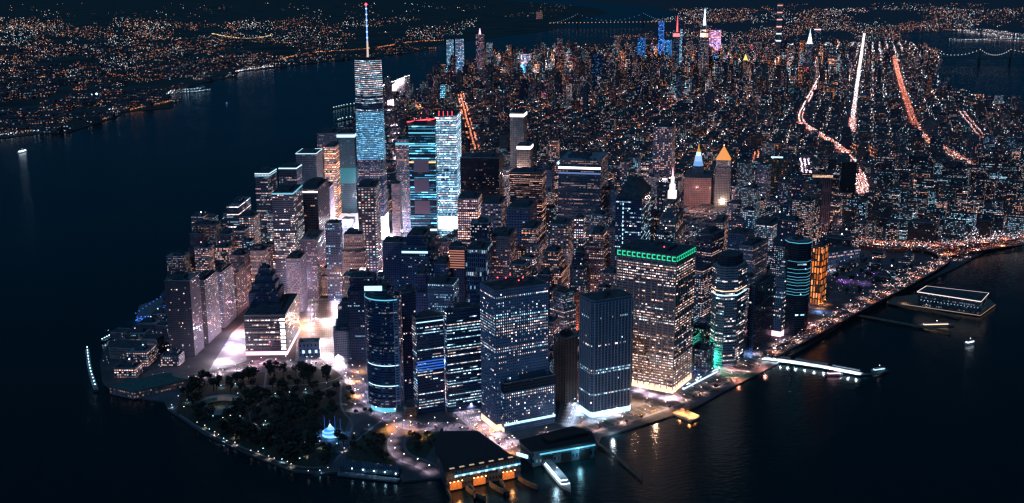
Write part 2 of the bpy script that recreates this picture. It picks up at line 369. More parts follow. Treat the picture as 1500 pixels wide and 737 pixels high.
paved([(672, 622), (690, 618), (714, 642), (700, 648), (668, 640)], GRASS, 'lawn', .024)
paved([(462, 628), (500, 628), (512, 650), (470, 655)], PAVE, 'plaza', .10)
paved([(700, 612), (745, 655), (700, 668), (640, 655), (660, 630)], PAVE, 'plaza', .012)
paved([(300, 552), (361, 528), (361, 468), (340, 488)], CONC, 'plaza', .009)  # pale slab laid under the avenue to make its glare brighter
paved([(440, 437), (496, 437), (497, 530), (432, 530)], CONC, 'plaza', .014)
paved([(848, 618), (930, 600), (925, 590), (838, 600)], PAVE, 'plaza', .016)
paved([(905, 555), (985, 580), (1000, 574), (920, 545)], PAVE, 'plaza', .018)
for i, px in enumerate([[(290, 560), (360, 566), (430, 565), (485, 560), (505, 548)], [(395, 590), (430, 582), (480, 570), (498, 560)], [(500, 560), (498, 600), (520, 620), (505, 648), (480, 655)],
                        [(262, 607), (300, 632), (370, 662), (430, 684), (480, 686), (510, 655), (560, 615)], [(390, 545), (385, 590), (360, 605), (380, 630), (420, 650), (470, 650)]]):
    mb = MB(); ribbon(mb, smooth(GP(*px), 2), 3.5, .03+.006*i); tag(mb.build('path', PAVE), kind='structure')

# ------------------------------------------------------------------ building builder
FOOT = []                                     # occupied footprints (for the infill)
def solveL(x0, y0, z, az, target):
    s_, c = math.sin(az), math.cos(az); lo, hi = 0.0, 400.0
    f = lambda L: PJ(x0+s_*L, y0+c*L, z)[0]
    inc = f(1) > f(0)
    for _ in range(40):
        m = (lo+hi)/2
        if (f(m) < target) == inc: lo = m
        else: hi = m
    return min(lo, 130)
def footprint(cx, yt, H, base, wl, wr, th):
    th = rad(th)
    if base is not None:
        x, y = G(*base); lo, hi = 0, 480
        for _ in range(36):
            m = (lo+hi)/2
            if PJ(x, y, m)[1] > yt: lo = m
            else: hi = m
        H = lo
    else: x, y = G(cx, yt, H)
    px0 = PJ(x, y, H)[0]
    L = -wl if wl < 0 else solveL(x, y, H, th-math.pi/2, px0-wl)
    W = -wr if wr < 0 else solveL(x, y, H, th, px0+wr)
    a = (math.sin(th), math.cos(th)); b = (math.sin(th-math.pi/2), math.cos(th-math.pi/2))
    poly = [(x, y), (x+a[0]*W, y+a[1]*W), (x+a[0]*W+b[0]*L, y+a[1]*W+b[1]*L), (x+b[0]*L, y+b[1]*L)]
    return poly, H
def cpos(poly): return (sum(p[0] for p in poly)/len(poly), sum(p[1] for p in poly)/len(poly))
def occupy(poly, H=0, pad=4):
    c = cpos(poly); FOOT.append((c[0], c[1], max(math.hypot(p[0]-c[0], p[1]-c[1]) for p in poly)*.82+pad, H))
def parapet(poly, z, h, root, m, t=.6, name='parapet'):
    mb = MB(); n = len(poly); inn = grow(poly, -t)
    for i in range(n):
        a, b = poly[i], poly[(i+1) % n]; c, d = inn[(i+1) % n], inn[i]
        mb.wall(a, b, z, z+h); mb.wall(c, d, z+.05, z+h)
        mb.face([(*a, z+h), (*b, z+h), (*c, z+h), (*d, z+h)])
    return mb.build(name, m, root)
def roof_kit(poly, z, root, rnd, pent=True, units=2, near=False, st=None, pm=None):
    mb = MB(); mb.cap(poly, z); mb.build('roof', ROOFL if rnd.random() < .25 else ROOF, root)
    parapet(poly, z-.02, 1.3, root, pm or CONC)
    e = math.atan2(poly[1][1]-poly[0][1], poly[1][0]-poly[0][0]); c = cpos(poly)
    l1 = math.dist(poly[0], poly[1]); l2 = math.dist(poly[1], poly[2])
    if pent:
        q = MB(); hh = rnd.uniform(4, 8); ox, oy = rnd.uniform(-.1, .1)*l1, rnd.uniform(-.1, .1)*l2
        c_, s_ = math.cos(e), math.sin(e); X, Y = c[0]+ox*c_-oy*s_, c[1]+ox*s_+oy*c_
        q.box(X, Y, z+.02, z+hh, l1*rnd.uniform(.4, .6), l2*rnd.uniform(.4, .6), e, style((.1, .11, .12), lit=0, wu=0), 0, 1)
        p = q.build('mechanical_penthouse', [FAC, ROOF], root)
        if near:
            for k in range(units):
                u = MB(); dx, dy = rnd.uniform(-.15, .15)*l1, rnd.uniform(-.15, .15)*l2
                u.box(X+dx*c_-dy*s_, Y+dx*s_+dy*c_, z+hh+.01, z+hh+rnd.uniform(1.5, 3), rnd.uniform(4, 8), rnd.uniform(3, 6), e); u.build('cooling_unit', METAL, p, tuple(root.location))
    if near:
        c_, s_ = math.cos(e), math.sin(e)
        for k in range(units+1):
            u = MB(); dx, dy = rnd.choice((-1, 1))*rnd.uniform(.33, .4)*l1, rnd.uniform(-.38, .38)*l2
            u.box(c[0]+dx*c_-dy*s_, c[1]+dx*s_+dy*c_, z+.02, z+rnd.uniform(1.5, 3.5), rnd.uniform(3, 6), rnd.uniform(3, 6), e); u.build('rooftop_unit', METAL, root)
def water_tank(x, y, z, root):
    t = MB()
    for dx, dy in ((-1, -1), (1, -1), (1, 1), (-1, 1)): t.tube((x+dx, y+dy, z), (x+dx, y+dy, z+3), .15, 4)
    t.tube((x, y, z+3), (x, y, z+6.5), 2, 10); t.tube((x, y, z+6.5), (x, y, z+8), 2.1, 10, r2=.1); t.build('water_tank', WOODP, root)
def antenna(x, y, z, h, root, light=True, r=.35):
    t = MB(); t.tube((x, y, z), (x, y, z+h), r, 6, r2=.08); a = t.build('antenna', METAL, root)
    if light:
        t = MB(); t.octa(x, y, z+h, 1.1); t.build('warning_light', E_RED, a, tuple(root.location))
def win_objects(root, poly, z0, z1, st, rnd, budget=90, edges=None, rowfn=None, cm=None):
    """lit windows of a near building as panes of their own; returns panes used"""
    lit, warm, bright, band = st[0]; bay, fh, wu, wv = st[1]
    W = bay*wu; Hh = fh*wv; cand = []; n = len(poly)
    for i in (edges if edges is not None else range(n)):
        a, b = poly[i], poly[(i+1) % n]; l = math.dist(a, b); t = dirn(a, b); nx, ny = t[1], -t[0]
        mx, my = (a[0]+b[0])/2, (a[1]+b[1])/2
        if (mx-CX)*nx+(my-CY)*ny > 0: continue          # this side faces away from every viewpoint near the photograph's
        k = int(l//bay); off = (l-k*bay)/2; ang = math.atan2(t[1], t[0])
        for r_ in range(int((z1-z0)//fh)):
            rowf = (1-band)+band*2.8*rnd.random()**2; run = 1; rr = rnd.random(); rc_ = rnd.uniform(-.22, .22)
            if rowfn is not None:
                q = rowfn(r_, (z1-z0)//fh); 
                if q is not None: rowf = q/max(lit, .01)
            for j in range(k):
                if j % 5 == 0: rr = rnd.random()
                v = rnd.random()*(1-band)+rr*band
                if v < lit*rowf:
                    u = off+(j+.5)*bay; cand.append((a[0]+t[0]*u+nx*.06, a[1]+t[1]*u+ny*.06, z0+(r_+.5)*fh, ang, nx, ny, t, rc_))
    me = {}
    rnd.shuffle(cand)
    def pick(rc_):
        c = warm+rc_+rnd.uniform(-.12, .12); ci = 0 if c < .35 else (1 if c < .68 else 2); bi = 0 if rnd.random() < .5 else (1 if rnd.random() < .7 else 2)
        if bright > 2: bi = min(2, bi+1)
        return (cm if cm is not None else ci, bi, rnd.choice((.62, .85, 1, 1, 1.75) if band > .4 else (.6, .8, 1, 1)))
    rest = MB(); mats = [WINM[c][b] for c in range(3) for b in range(3)]
    for i, (x, y, z, ang, nx, ny, t, rc_) in enumerate(cand):
        key = pick(rc_)
        if i < budget:
            if key not in me:
                q = MB(); q.box(0, 0, -Hh/2*(.55 if key[2] < .7 else 1), Hh/2, min(W*key[2], bay*1.75), .1, 0); me[key] = q.mesh('window', WINM[key[0]][key[1]])
            inst('window', me[key], root, (x-root.location.x, y-root.location.y, z), ang)
        else:
            mi = key[0]*3+key[1]; h = min(W*key[2], bay*1.75)/2; Hb = Hh/2*(.55 if key[2] < .7 else 1)
            x += nx*.02*(i % 7); y += ny*.02*(i % 7); rest.face([(x-t[0]*h, y-t[1]*h, z-Hb), (x+t[0]*h, y+t[1]*h, z-Hb), (x+t[0]*h, y+t[1]*h, z+Hh/2), (x-t[0]*h, y-t[1]*h, z+Hh/2)], None, None, mi)
    if rest.f: tag(rest.build('window', mats, root), kind='stuff')
def lobby(poly, root, m, h=7, z=.5, edges=None, name='lobby_glazing', k=.3):
    mb = MB(); g = grow(poly, k); n = len(poly)
    for i in (edges if edges is not None else range(n)): mb.wall(g[i], g[(i+1) % n], z, z+h)
    return mb.build(name, m, root)
def band(poly, root, m, z, h, name='lit_band', k=.35, edges=None):
    g = grow(poly, k); n = len(poly); mb = MB()
    for i in (edges if edges is not None else range(n)):
        mb.wall(g[i], g[(i+1) % n], z, z+h)
        a, b = g[i], g[(i+1) % n]; c, d = poly[(i+1) % n], poly[i]; mb.face([(*a, z+h), (*b, z+h), (*c, z+h), (*d, z+h)])
    return mb.build(name, m, root)
def tower(name, label, cx, yt, H, base, wl, wr, th, st, cat='office tower', pent=True, near=False, tiers=None, panes=0, rowfn=None, extra=None, cm=None, group=None, seedv=None, chamfer=0, roofm=None):
    poly, H = footprint(cx, yt, H, base, wl, wr, th); c = cpos(poly); rnd = random.Random(hash((round(cx), round(yt))) & 0xffff)
    if chamfer:
        q = []
        for i, p in enumerate(poly):
            a = poly[i-1]; b = poly[(i+1) % 4]; t1 = dirn(p, a); t2 = dirn(p, b)
            q += [(p[0]+t1[0]*chamfer, p[1]+t1[1]*chamfer), (p[0]+t2[0]*chamfer, p[1]+t2[1]*chamfer)]
        poly = q
    root = empty(name, c[0], c[1]); tag(root, label, cat, group); occupy(poly, H)
    tiers = tiers or [(1.0, 1.0)]             # (scale of footprint, top as share of height)
    if not near: st = [[st[0][0], st[0][1], st[0][2]*1.6, st[0][3]], *st[1:]]; st = [st[0], [st[1][0]*1.35, st[1][1]*1.25, st[1][2], st[1][3]], st[2], st[3]]
    z = 0; mb = MB(); last = None
    for k, (sc, top) in enumerate(tiers):
        p = inset(poly, sc) if sc != 1 else poly; z1 = H*top
        if k: 
            mb.cap(last, z, style((.12, .12, .13), lit=0), 0)
        s2 = [list(x) for x in st]
        if panes: s2[0][0] = 0
        mb.prism(p, z, z1, s2, 0, top=False)
        if panes: win_objects(root, p, z+(8 if k == 0 else .5), z1-2, st, rnd, budget=int(panes/len(tiers)), rowfn=rowfn, cm=cm)
        last = p; z = z1
    mb.build('wall', FAC, root)
    if pent is not None: roof_kit(last, z, root, rnd, pent, near=near, units=5 if near else 1)
    if extra: extra(root, poly, H, rnd)
    return root, poly, H
# ------------------------------------------------------------------ the towers one can tell apart
def panel(root, p, e, u0, u1, z0, z1, m, name, proud=.4):            # a raised panel on side e of footprint p, from u0 to u1 metres along it
    a, b = p[e], p[(e+1) % len(p)]; l = math.dist(a, b); t = dirn(a, b); u0, u1 = min(u0, l), min(u1, l); um = (u0+u1)/2
    q = MB(); q.box(a[0]+t[0]*um+t[1]*proud/2, a[1]+t[1]*um-t[0]*proud/2, z0, z1, abs(u1-u0), proud+.1, math.atan2(t[1], t[0])); return q.build(name, m, root)
BR = (.28, .17, .13); TAN = (.34, .29, .25); GR = (.2, .22, .24); DK = (.05, .06, .08); BL = (.06, .10, .16); PK = (.36, .27, .27); LM = (.42, .38, .36)
st = style
def x_nyp(root, p, H, rnd):
    lobby(p, root, E_WARM, 9, .4, edges=(0, 3))
    for f, m in ((.38, E_COOL), (.62, E_COOL)): pass
    for k in range(5): antenna(p[0][0]+8+k*9, p[0][1]+18+rnd.uniform(-6, 20), H+1, rnd.uniform(6, 14), root)
tower('office_tower', 'tall dark grey gridded tower by the plaza with red roof lights, lower wing in front', 725, 427, 195, None, 22, 79, 75,
      st((.3, .33, .42), 3.1, 3.9, .5, .4, .30, .42, 1.6, .35), near=True, panes=90, extra=x_nyp,
      rowfn=lambda r, n: {n-2: .97, n-3: .05}.get(r, .8 if n*.68 < r < n*.82 else (.9 if abs(r-n*.57) < 1.1 else (.18 if r < n*.45 else None))))
def x_wing(root, p, H, rnd): g_ = grow(p, .3); q = MB(); q.prism(g_, H-13, H+.05, st((.04, .05, .07), lit=0), 0, tmi=0); q.build('dark_crown', FAC, root); lobby(p, root, E_COOL, 3.5, 9, edges=(0,)); lobby(p, root, E_WARM, 6, .4, edges=(3,))
tower('office_tower_wing', 'low dark wing with a blank crown in front of the tall gridded tower', 739, 563, 0, (739, 634), 12, 75, 75,
      st((.28, .31, .4), 3.1, 3.9, .5, .4, .22, .4, 1.1, .35), near=True, panes=90, extra=x_wing, rowfn=lambda r, n: 0 if r > n-4 else (.95 if r in (n-4, n-5) else .3))
def x_2nyp(root, p, H, rnd):
    lobby(p, root, E_COOL, 8, .4)
    n = len(p); mb = MB()                                            # vertical ribs
    for i in range(n):
        a, b = p[i], p[(i+1) % n]; l = math.dist(a, b); t = dirn(a, b)
        for k in range(int(l/5.2)+1):
            u = k*5.2; mb.box(a[0]+t[0]*u+t[1]*.5, a[1]+t[1]*u-t[0]*.5, 10, H-3, .9, 1.2, math.atan2(t[1], t[0]))
    mb.build('facade_rib', mat('pale_rib', (.36, .36, .38), .7), root)
    
tower('office_tower', 'blue grey tower with close vertical ribs and a white floodlit base on the waterfront', 866, 442, 0, (866, 613), 20, 61, 76,
      st((.2, .23, .3), 2.6, 3.9, .55, .5, .05, .35, 1.5, .5), near=True, panes=90, extra=x_2nyp, chamfer=4,
      rowfn=lambda r, n: .9 if r in (int(n*.35), int(n*.35)+1, int(n*.15)) else (.5 if r in (int(n*.85), int(n*.6)) else .04))
tower('telephone_exchange', 'windowless brown brick block between the two blue grey waterfront towers', 826, 497, 0, (828, 592), 18, 18, 60,
      st((.26, .15, .12), 6, 4, .3, .8, .0, .8, .5, 0), cat='building', near=True)
def x_55(root, p, H, rnd):
    n = len(p); g = grow(p, .5); mb = MB()
    for i in range(n):                                               # green lit key pattern round the crown, one coffer after another
        a, b = g[i], g[(i+1) % n]; l = math.dist(a, b); t = dirn(a, b); k = int(l/7.4)
        for j in range(k):
            u0 = (j+.08)*l/k; u1 = (j+.8)*l/k
            for (ua, ub, za, zb) in ((u0, u1, H-2.2, H-.6), (u0, u0+1.6, H-6.5, H-2.2), (u0, u1, H-8.0, H-6.5)):
                mb.wall((a[0]+t[0]*ua, a[1]+t[1]*ua), (a[0]+t[0]*ub, a[1]+t[1]*ub), za, zb)
    mb.build('crown_light', E_GREEN, root)
    mb = MB()
    for i in range(n):
        a, b = p[i], p[(i+1) % n]; l = math.dist(a, b); t = dirn(a, b); k = round(l/9.2)
        for j in range(k+1):
            u = j*l/k; mb.box(a[0]+t[0]*u+t[1]*.3, a[1]+t[1]*u-t[0]*.3, 6, H-9, 1.3, .9, math.atan2(t[1], t[0]))
    mb.build('facade_pier', mat('stone_pier', (.34, .3, .28), .8), root)
    lobby(p, root, E_WARM, 9, .4)
    antenna(p[0][0]-10, p[0][1]+25, H, 9, root)
tower('office_tower', 'huge brightly windowed slab with a green lit crown above the waterfront', 989, 376, 0, (985, 577), 87, 28, 42,
      st((.3, .25, .24), 3.06, 4.0, .8, .36, .5, .62, 1.6, .6), near=True, panes=96, extra=x_55, rowfn=lambda r, n: .0 if r > n-4 else (.75 if r < n*.22 or r > n*.8 else None))
def x_32(root, p, H, rnd):
    band(p, root, E_COOL, H*.72, 2.0); band(p, root, E_WARM, H*.765, 1.2)
    q = inset(p, .72); m = MB(); m.prism(q, H, H+16, st(DK, lit=0), 0, tmi=1); m.build('crown_block', [FAC, ROOF], root)
    x, y = G(1045, 528, 4); m = MB(); m.octa(x, y, 5, 3.2); g = m.build('green_floodlamp', E_GREENB, root)
    l = bpy.data.objects.new('green_lamp_light', bpy.data.lights.new('green_lamp_light', 'POINT')); C.objects.link(l); l.data.energy = 240000; l.data.color = (.05, 1, .5)
    l.data.shadow_soft_size = 3; l.parent = root; l.location = (x-root.location.x-7, y-root.location.y-9, 14)
tower('office_tower', 'octagonal stone and glass tower lit green at its foot right of the green crowned slab', 1068, 395, 0, (1070, 540), 38, 24, 45,
      st((.3, .34, .34), 3.2, 4, .85, .4, .3, .5, 1.3, .75), near=True, panes=90, chamfer=14, extra=x_32)
tower('office_tower', 'dark square gridded tower between the octagonal tower and the stepped pale one', 1102, 420, 0, (1102, 515), 9, 28, 45,
      st((.09, .1, .13), 4, 4, .72, .6, .10, .45, 1.3, .4), near=True, panes=60)
def x_120(root, p, H, rnd): lobby(p, root, E_PINK, 9, .4)
tower('stepped_office_tower', 'pale stepped wedding cake tower with a pinkish lit base by the elevated road', 1149, 372, 0, (1143, 494), 16, 34, 45,
      st((.36, .34, .34), 3.2, 3.9, .5, .55, .38, .5, 1.4, .45), near=True, panes=60, tiers=[(1, .45), (.9, .58), (.8, .68), (.68, .79), (.55, .9), (.42, 1)], extra=x_120)
def x_180(root, p, H, rnd):
    band(p, root, E_CYAN, H-3, .9, edges=(0, 1, 7, 6))
    for f in (.79, .71, .67, .63, .60, .57, .54, .5, .47, .44): band(p, root, E_CYAN, H*f, .45, edges=(0, 1, 7))
tower('office_tower', 'dark rounded glass tower with thin cyan floor lines beside the golden lit block', 1180, 356, 165, None, 34, 14, 50,
      st((.03, .05, .07), 3, 4, .9, .6, .08, .15, 1.0, .8), near=True, panes=40, chamfer=12, extra=x_180)
tower('office_tower', 'narrow block glowing golden orange in tall vertical strips above the elevated road', 1198, 363, 0, (1200, 448), 14, 9, 45,
      st((.3, .16, .08), 5, 12, .5, .9, .75, .95, 1.8, .1, tint=(1, .8, .45)), near=True, pent=True)
tower('office_tower', 'pale grey office tower with white lit strips behind the octagonal tower', 1103, 362, 125, None, 20, 22, 45, st((.3, .31, .34), 2.6, 4, .5, .5, .35, .45, 1.2, .7), near=True)
# 17 State: quarter round glass tower
def s17():
    f0 = G(570, 606); cc = (f0[0]+6, f0[1]+32); root = empty('curved_glass_tower', *cc); H = 165
    tag(root, 'dark blue tower with curved glass front and cyan lit roof ring by the park', 'office tower')
    arc = []
    for k in range(15):
        a = rad(160+k*(287-160)/14); arc.append((cc[0]+32*math.cos(a), cc[1]+32*math.sin(a)))
    poly = [cc]+arc; occupy(poly, H)
    m = MB(); s_ = st((.05, .09, .16), 2.4, 3.9, .92, .4, .2, .3, 1.2, .85)
    m.prism(poly, 8, H, s_, 0, top=False); m.build('wall', FAC, root)
    m = MB(); m.prism(inset(poly, .8), .2, 8); m.build('lobby_glazing', E_CYAN, root)
    m = MB(); m.cap(poly, H); m.build('roof', ROOF, root)
    g = grow(poly, .5); m = MB()
    for i in range(1, 15): m.wall(g[i], g[i+1], H-1.2, H+.4); m.wall(g[i+1], g[i], H-1.2, H+.4)
    m.build('roof_ring_light', E_CYAN, root)
    m = MB(); m.prism(inset(poly, .55), H, H+11, st((.05, .1, .12), lit=0)); m.build('mechanical_penthouse', FAC, root)
    a = cpos(poly); m = MB(); m.box(a[0]-4, a[1]-2, H+11, H+17, 24, 3, rad(-10)); m.build('roof_sign', E_COOL, root)
    for f in (.24, .42): 
        m = MB()
        for i in range(5, 15): m.wall(g[i], g[i+1], H*f, H*f+1.4)
        m.build('lit_band', E_COOL, root)
    # ladder like stair strip on the right
    rng = MB(); b = g[14]
    for k in range(38):
        z = 12+k*4; rng.box(b[0]+3.2, b[1]+1.5, z, z+1.7, 6.5, 1.6, rad(4))
    rng.box(b[0]+3.2, b[1]+5, 8, H, 6.5, 5, rad(4), None, 0)
    rng.build('stair_strip', mat('pale_blue_panel', (.3, .4, .6), .6), root)
    for i in (4, 14):
        q = MB(); q.tube((g[i][0], g[i][1], 8), (g[i][0], g[i][1], H), .5, 6); q.build('corner_fin', mat('fin_%d' % i, (.4, .5, .65), .5), root)
s17()
tower('office_tower', 'dark slim tower with pinkish windows just right of the curved glass tower', 588, 430, 163, None, 3, 21, 80, st((.07, .08, .12), 3.2, 3.9, .6, .5, .22, .55, 1.4, .45), near=True, panes=50)
def x_b14(root, p, H, rnd): [band(p, root, E_BLUE, H*.46+4*j, 1.8, edges=(0,)) for j in range(4)]; band(p, root, E_COOL, H-6, 1.4, edges=(0,))
tower('office_tower', 'blue black tower with white ribbon windows and a deep blue lit floor', 612, 468, 0, (613, 608), 6, 40, 78,
      st((.05, .08, .15), 2.2, 4.0, .97, .3, .42, .3, 1.5, .85), near=True, panes=96, extra=x_b14)
tower('office_tower', 'dark tower with long cool white ribbon windows left of the tall gridded tower', 654, 455, 150, None, 3, 51, 78,
      st((.05, .09, .14), 2.2, 4.1, .98, .3, .48, .22, 1.5, .9), near=True, panes=90)
tower('office_block', 'low stepped block full of warm white windows below the ribbon windowed tower', 666, 512, 0, (667, 574), 4, 37, 78, st((.2, .16, .14), 2.6, 3.8, .7, .5, .62, .66, 1.6, .4), cat='office block', near=True, panes=60)
tower('brick_townhouse', 'small orange lit brick townhouse at the foot of the ribbon windowed tower', 595, 599, 0, (595, 615), 3, 15, 78, st((.4, .16, .09), 2.2, 4, .4, .5, .2, .8, .8, 0), cat='townhouse', near=True)
tower('office_block', 'old stone block with a regular grid of small windows above the bright street', 488, 487, 0, (490, 527), -30, 48, 92, st(LM, 2.8, 3.9, .5, .5, .06, .5, .9, .2), cat='office block', near=True)
tower('office_block', 'dark stepped block rising behind the old stone block with small windows', 490, 446, 88, None, -40, 52, 94, st((.12, .13, .16), 3, 4, .5, .5, .13, .4, 1.5, .4), cat='office block', near=True, tiers=[(1, .6), (.85, .78), (.62, 1)])
def x_17(root, p, H, rnd):
    lobby(p, root, E_PINK, 6, .4)
    l = math.dist(p[3], p[0])
    for k in range(9): panel(root, p, 3, l-9, l-1.5, 9+k*6.2, 12.4+k*6.2, E_WHITE, 'lit_stairwell')
tower('office_block', 'broad dark block with white window rows and a lit stairwell beside the bright avenue', 421, 462, 0, (421, 520), 61, 19, 10,
      st((.13, .12, .12), 2.4, 4.1, .75, .45, .42, .52, 1.8, .75), cat='office block', near=True, panes=90, extra=x_17)
tower('stepped_office_tower', 'dark blue tower with a sloping stepped crown behind the broad lit block', 405, 398, 128, None, 43, 9, 10, st((.06, .08, .13), 3, 3.9, .5, .5, .12, .45, 1.4, .3), near=True, tiers=[(1, .72), (.82, .82), (.62, .91), (.4, 1)])
def x_vent(root, p, H, rnd):
    l = math.dist(p[0], p[1])
    for k in range(3): panel(root, p, 0, l*(.17+.3*k), l*(.28+.3*k), 7, 12, E_COOL, 'window')
tower('ventilation_building', 'small square grey block with three lit windows on the glaring plaza', 437, 503, 0, (438, 524), -22, 31, 95, st((.25, .26, .3), 6, 8, .3, .5, 0, .4, 1, 0), cat='building', near=True, pent=False, extra=x_vent)
# Battery Park City row
rowst = lambda w_, l, b_: st(tuple(c*.6 for c in w_), 3.1, 3.3, .5, .42, l, .48, b_*1.35, .1)
tower('apartment_tower', 'dark apartment tower with a pale lit side wall, nearest the water end of the avenue', 281, 412, 0, (286, 522), 37, 14, 15, st((.12, .1, .11), 2.8, 3.1, .5, .45, .16, .62, 1.4, .5), cat='apartment tower', near=True, panes=70)
tower('apartment_tower', 'second apartment tower up the avenue from the water, its side wall pink lit', 302, 412, 0, (306, 503), 17, 19, 15, rowst((.3, .24, .24), .3, 1.3), cat='apartment tower', near=True, panes=50)
tower('apartment_tower', 'third apartment tower up the bright avenue, densely lit and pale lavender', 328, 400, 0, (330, 480), 14, 17, 15, rowst((.34, .3, .36), .5, 1.4), cat='apartment tower', near=True, panes=50)
tower('apartment_tower', 'reddish brown apartment block at the top of the row along the bright avenue', 345, 402, 0, (349, 462), 3, 16, 15, rowst((.34, .2, .18), .35, 1.2), cat='apartment tower', near=True, panes=40)
tower('apartment_tower', 'square residential tower with an even grid of pinkish windows facing the river', 316, 330, 120, None, 36, 8, 12, rowst((.16, .13, .15), .42, 1.3), cat='apartment tower', near=True)
tower('apartment_tower', 'mid height apartment block tucked right of the square riverside tower', 340, 345, 100, None, 22, 10, 12, rowst((.2, .17, .18), .4, 1.2), cat='apartment tower')
tower('apartment_block', 'stepped riverside block with a white lit top floor left of the square tower', 270, 376, 78, None, 27, 8, 12, rowst((.17, .14, .14), .45, 1.4), cat='apartment block', near=True)
tower('office_tower', 'stocky tower with teal and white window bands above the domed roof lamp', 349, 303, 140, None, 17, 18, 12, st((.14, .16, .19), 2.4, 4.2, .9, .4, .65, .35, 1.5, .8))
def edge_blue(root, p, H, rnd): band(p, root, E_COOL, H-2.2, 2.2, 'roof_edge_light'); band(p, root, E_CYAN, H-7, 1.5, 'roof_edge_light')
tower('office_tower', 'tower with two cool blue outline lights round its stepped top near the river', 394, 254, 178, None, 21, 11, 14, st((.1, .13, .16), 2.4, 4, .7, .45, .35, .4, 1.3, .6), extra=edge_blue)
tower('office_tower', 'broad tower with a bright curved white roof line right of the twin outlined tower', 434, 246, 190, None, 26, 8, 14, st((.09, .11, .14), 2.4, 4, .7, .45, .3, .4, 1.3, .6), extra=lambda r, p, H, k: band(p, r, E_COOL, H-2.5, 2.5, 'roof_edge_light'))
tower('office_tower', 'dark tower outlined in blue at the roof with white banded lower floors', 424, 283, 0, (437, 437), 31, 14, 12, st((.13, .13, .16), 2.2, 3.9, .75, .42, .3, .5, 1.2, .7), near=True, panes=70,
      extra=lambda r, p, H, k: band(p, r, E_CYAN, H-2.5, 2.5, 'roof_edge_light'), rowfn=lambda r, n: .9 if r in (int(n*.38), int(n*.36)) else (.6 if n*.42 < r < n*.6 else None))
tower('office_tower', 'black tower with sparse bright window patches and a white crown strip', 465, 278, 190, None, 29, 16, 12, st((.05, .06, .08), 4.5, 5, .8, .6, .14, .55, 2.2, .5), near=True,
      extra=lambda r, p, H, k: band(p, r, E_WHITE, H-6, 3, 'lit_band', edges=(3,)))
tower('office_tower', 'slim tower glowing with warm amber ribbon windows beside the black patched one', 491, 216, 200, None, 17, 8, 12, st((.24, .18, .15), 2.4, 4.4, .95, .5, .75, .75, 1.9, .5))
tower('office_tower', 'dim grey green tower topped by a row of blue lights at the river edge', 463, 226, 195, None, 30, 9, 12, st((.13, .16, .17), 2.4, 4, .6, .45, .2, .45, .9, .6), extra=lambda r, p, H, k: band(p, r, E_COOL, H+.5, 1.6, 'roof_edge_light'))
tower('office_tower', 'tall pale tower with small roof lamps just left of the tallest tower', 492, 196, 212, None, 28, 10, 12, st((.2, .2, .24), 2.4, 4, .6, .45, .35, .5, 1.1, .4), extra=lambda r, p, H, k: [antenna(p[0][0]-8*j, p[0][1]+4*j, H, 7, r, False) for j in range(4)])
def greenwall(r, p, H, k):
    band(p, r, E_COOL, H-9, 7, 'lit_band'); band(p, r, mat('teal_glass_light', (.02, .1, .12), .2, emit=(.02, .2, .28), est=.5, sample='NONE'), H*.45, 38, 'teal_screen_wall')
tower('office_tower', 'glass tower with a white lit top and a plain teal wall beside the tallest tower', 519, 196, 226, None, 26, 6, 12, st((.04, .1, .12), 2.4, 4, .7, .45, .12, .2, 1.0, .6), extra=greenwall)
# One tall tapering tower with mast
def wtc():
    x, y = G(539, 88, 417); root = empty('skyscraper', x, y); tag(root, 'tallest tapering blue glass skyscraper with a white lit mast', 'skyscraper')
    a = rad(90-14); b = 31; sq = rect(x, y, 62, 62, a); occupy(sq, 417)
    m = MB(); s0 = st((.3, .3, .34), 2, 4, .9, .9, 1, .4, 3.2, 0); m.prism(sq, .2, 56, s0, 0, top=False); m.build('podium', mat('podium_glow', (.7, .7, .75), .6, emit=(1, .9, 1), est=1.4), root)
    top = rect(x, y, 44, 44, a+math.pi/4)
    # eight tall triangles between base square and rotated top square
    s1 = st((.06, .12, .22), 2.2, 4.2, .95, .55, .6, .12, 1.8, .75)
    for zlo, zhi, s_ in ((56, 190, st((.07, .1, .17), 2.2, 4.2, .9, .5, .42, .4, 1.4, .5)), (190, 300, st((.05, .14, .28), 2.2, 4.2, .97, .62, 2.0, .05, .95, .55, tint=(.75, .95, 1))), (300, 345, st((.05, .1, .17), 2.2, 4.2, .95, .5, .4, .2, 1.1, .85)), (345, 417, st((.06, .1, .16), 2.6, 4.6, .95, .55, 1.8, .33, 1.1, .6))):
        def ringat(z):
            t = (z-56)/(417-56); P = []
            for i in range(4):                                       # corners of base shrink along edges; top corners sit over the mid edges
                c = sq[i]; t1 = top[i]; t0 = top[i-1]
                P.append((c[0]+(t0[0]-c[0])*t, c[1]+(t0[1]-c[1])*t)); P.append((c[0]+(t1[0]-c[0])*t, c[1]+(t1[1]-c[1])*t))
            return P
        m = MB(); m.frustum(ringat(zlo+.001), zlo, ringat(zhi), zhi, s_, top=False); m.build('wall', FAC, root)
    mid = ringat(200)
    m = MB(); m.cap(top, 417); m.build('roof', ROOF, root); parapet(top, 417, 4, root, METAL)
    m = MB(); m.tube((x, y, 417), (x, y, 424), 18, 16); m.build('communications_ring', METAL, root)
    m = MB(); m.tube((x, y, 424), (x, y, 460), 2.4, 8, r2=1.8); m.build('mast_base', mat('mast_base_lit', (.3, .3, .3), .5, emit=(1, .75, .6), est=.8), root)
    m = MB(); m.tube((x, y, 460), (x, y, 541), 1.5, 8, r2=.6); m.build('mast', E('mast_light', (.16, .3, 1), 2, 'NONE'), root)
    for k in range(6):
        z = 466+k*13; q = MB(); q.tube((x, y, z), (x, y, z+3), 1.9, 8); q.build('mast_lamp', E_COOL, root)
    q = MB(); q.octa(x, y, 542, 3.5); q.build('warning_light', E_RED, root)
wtc()
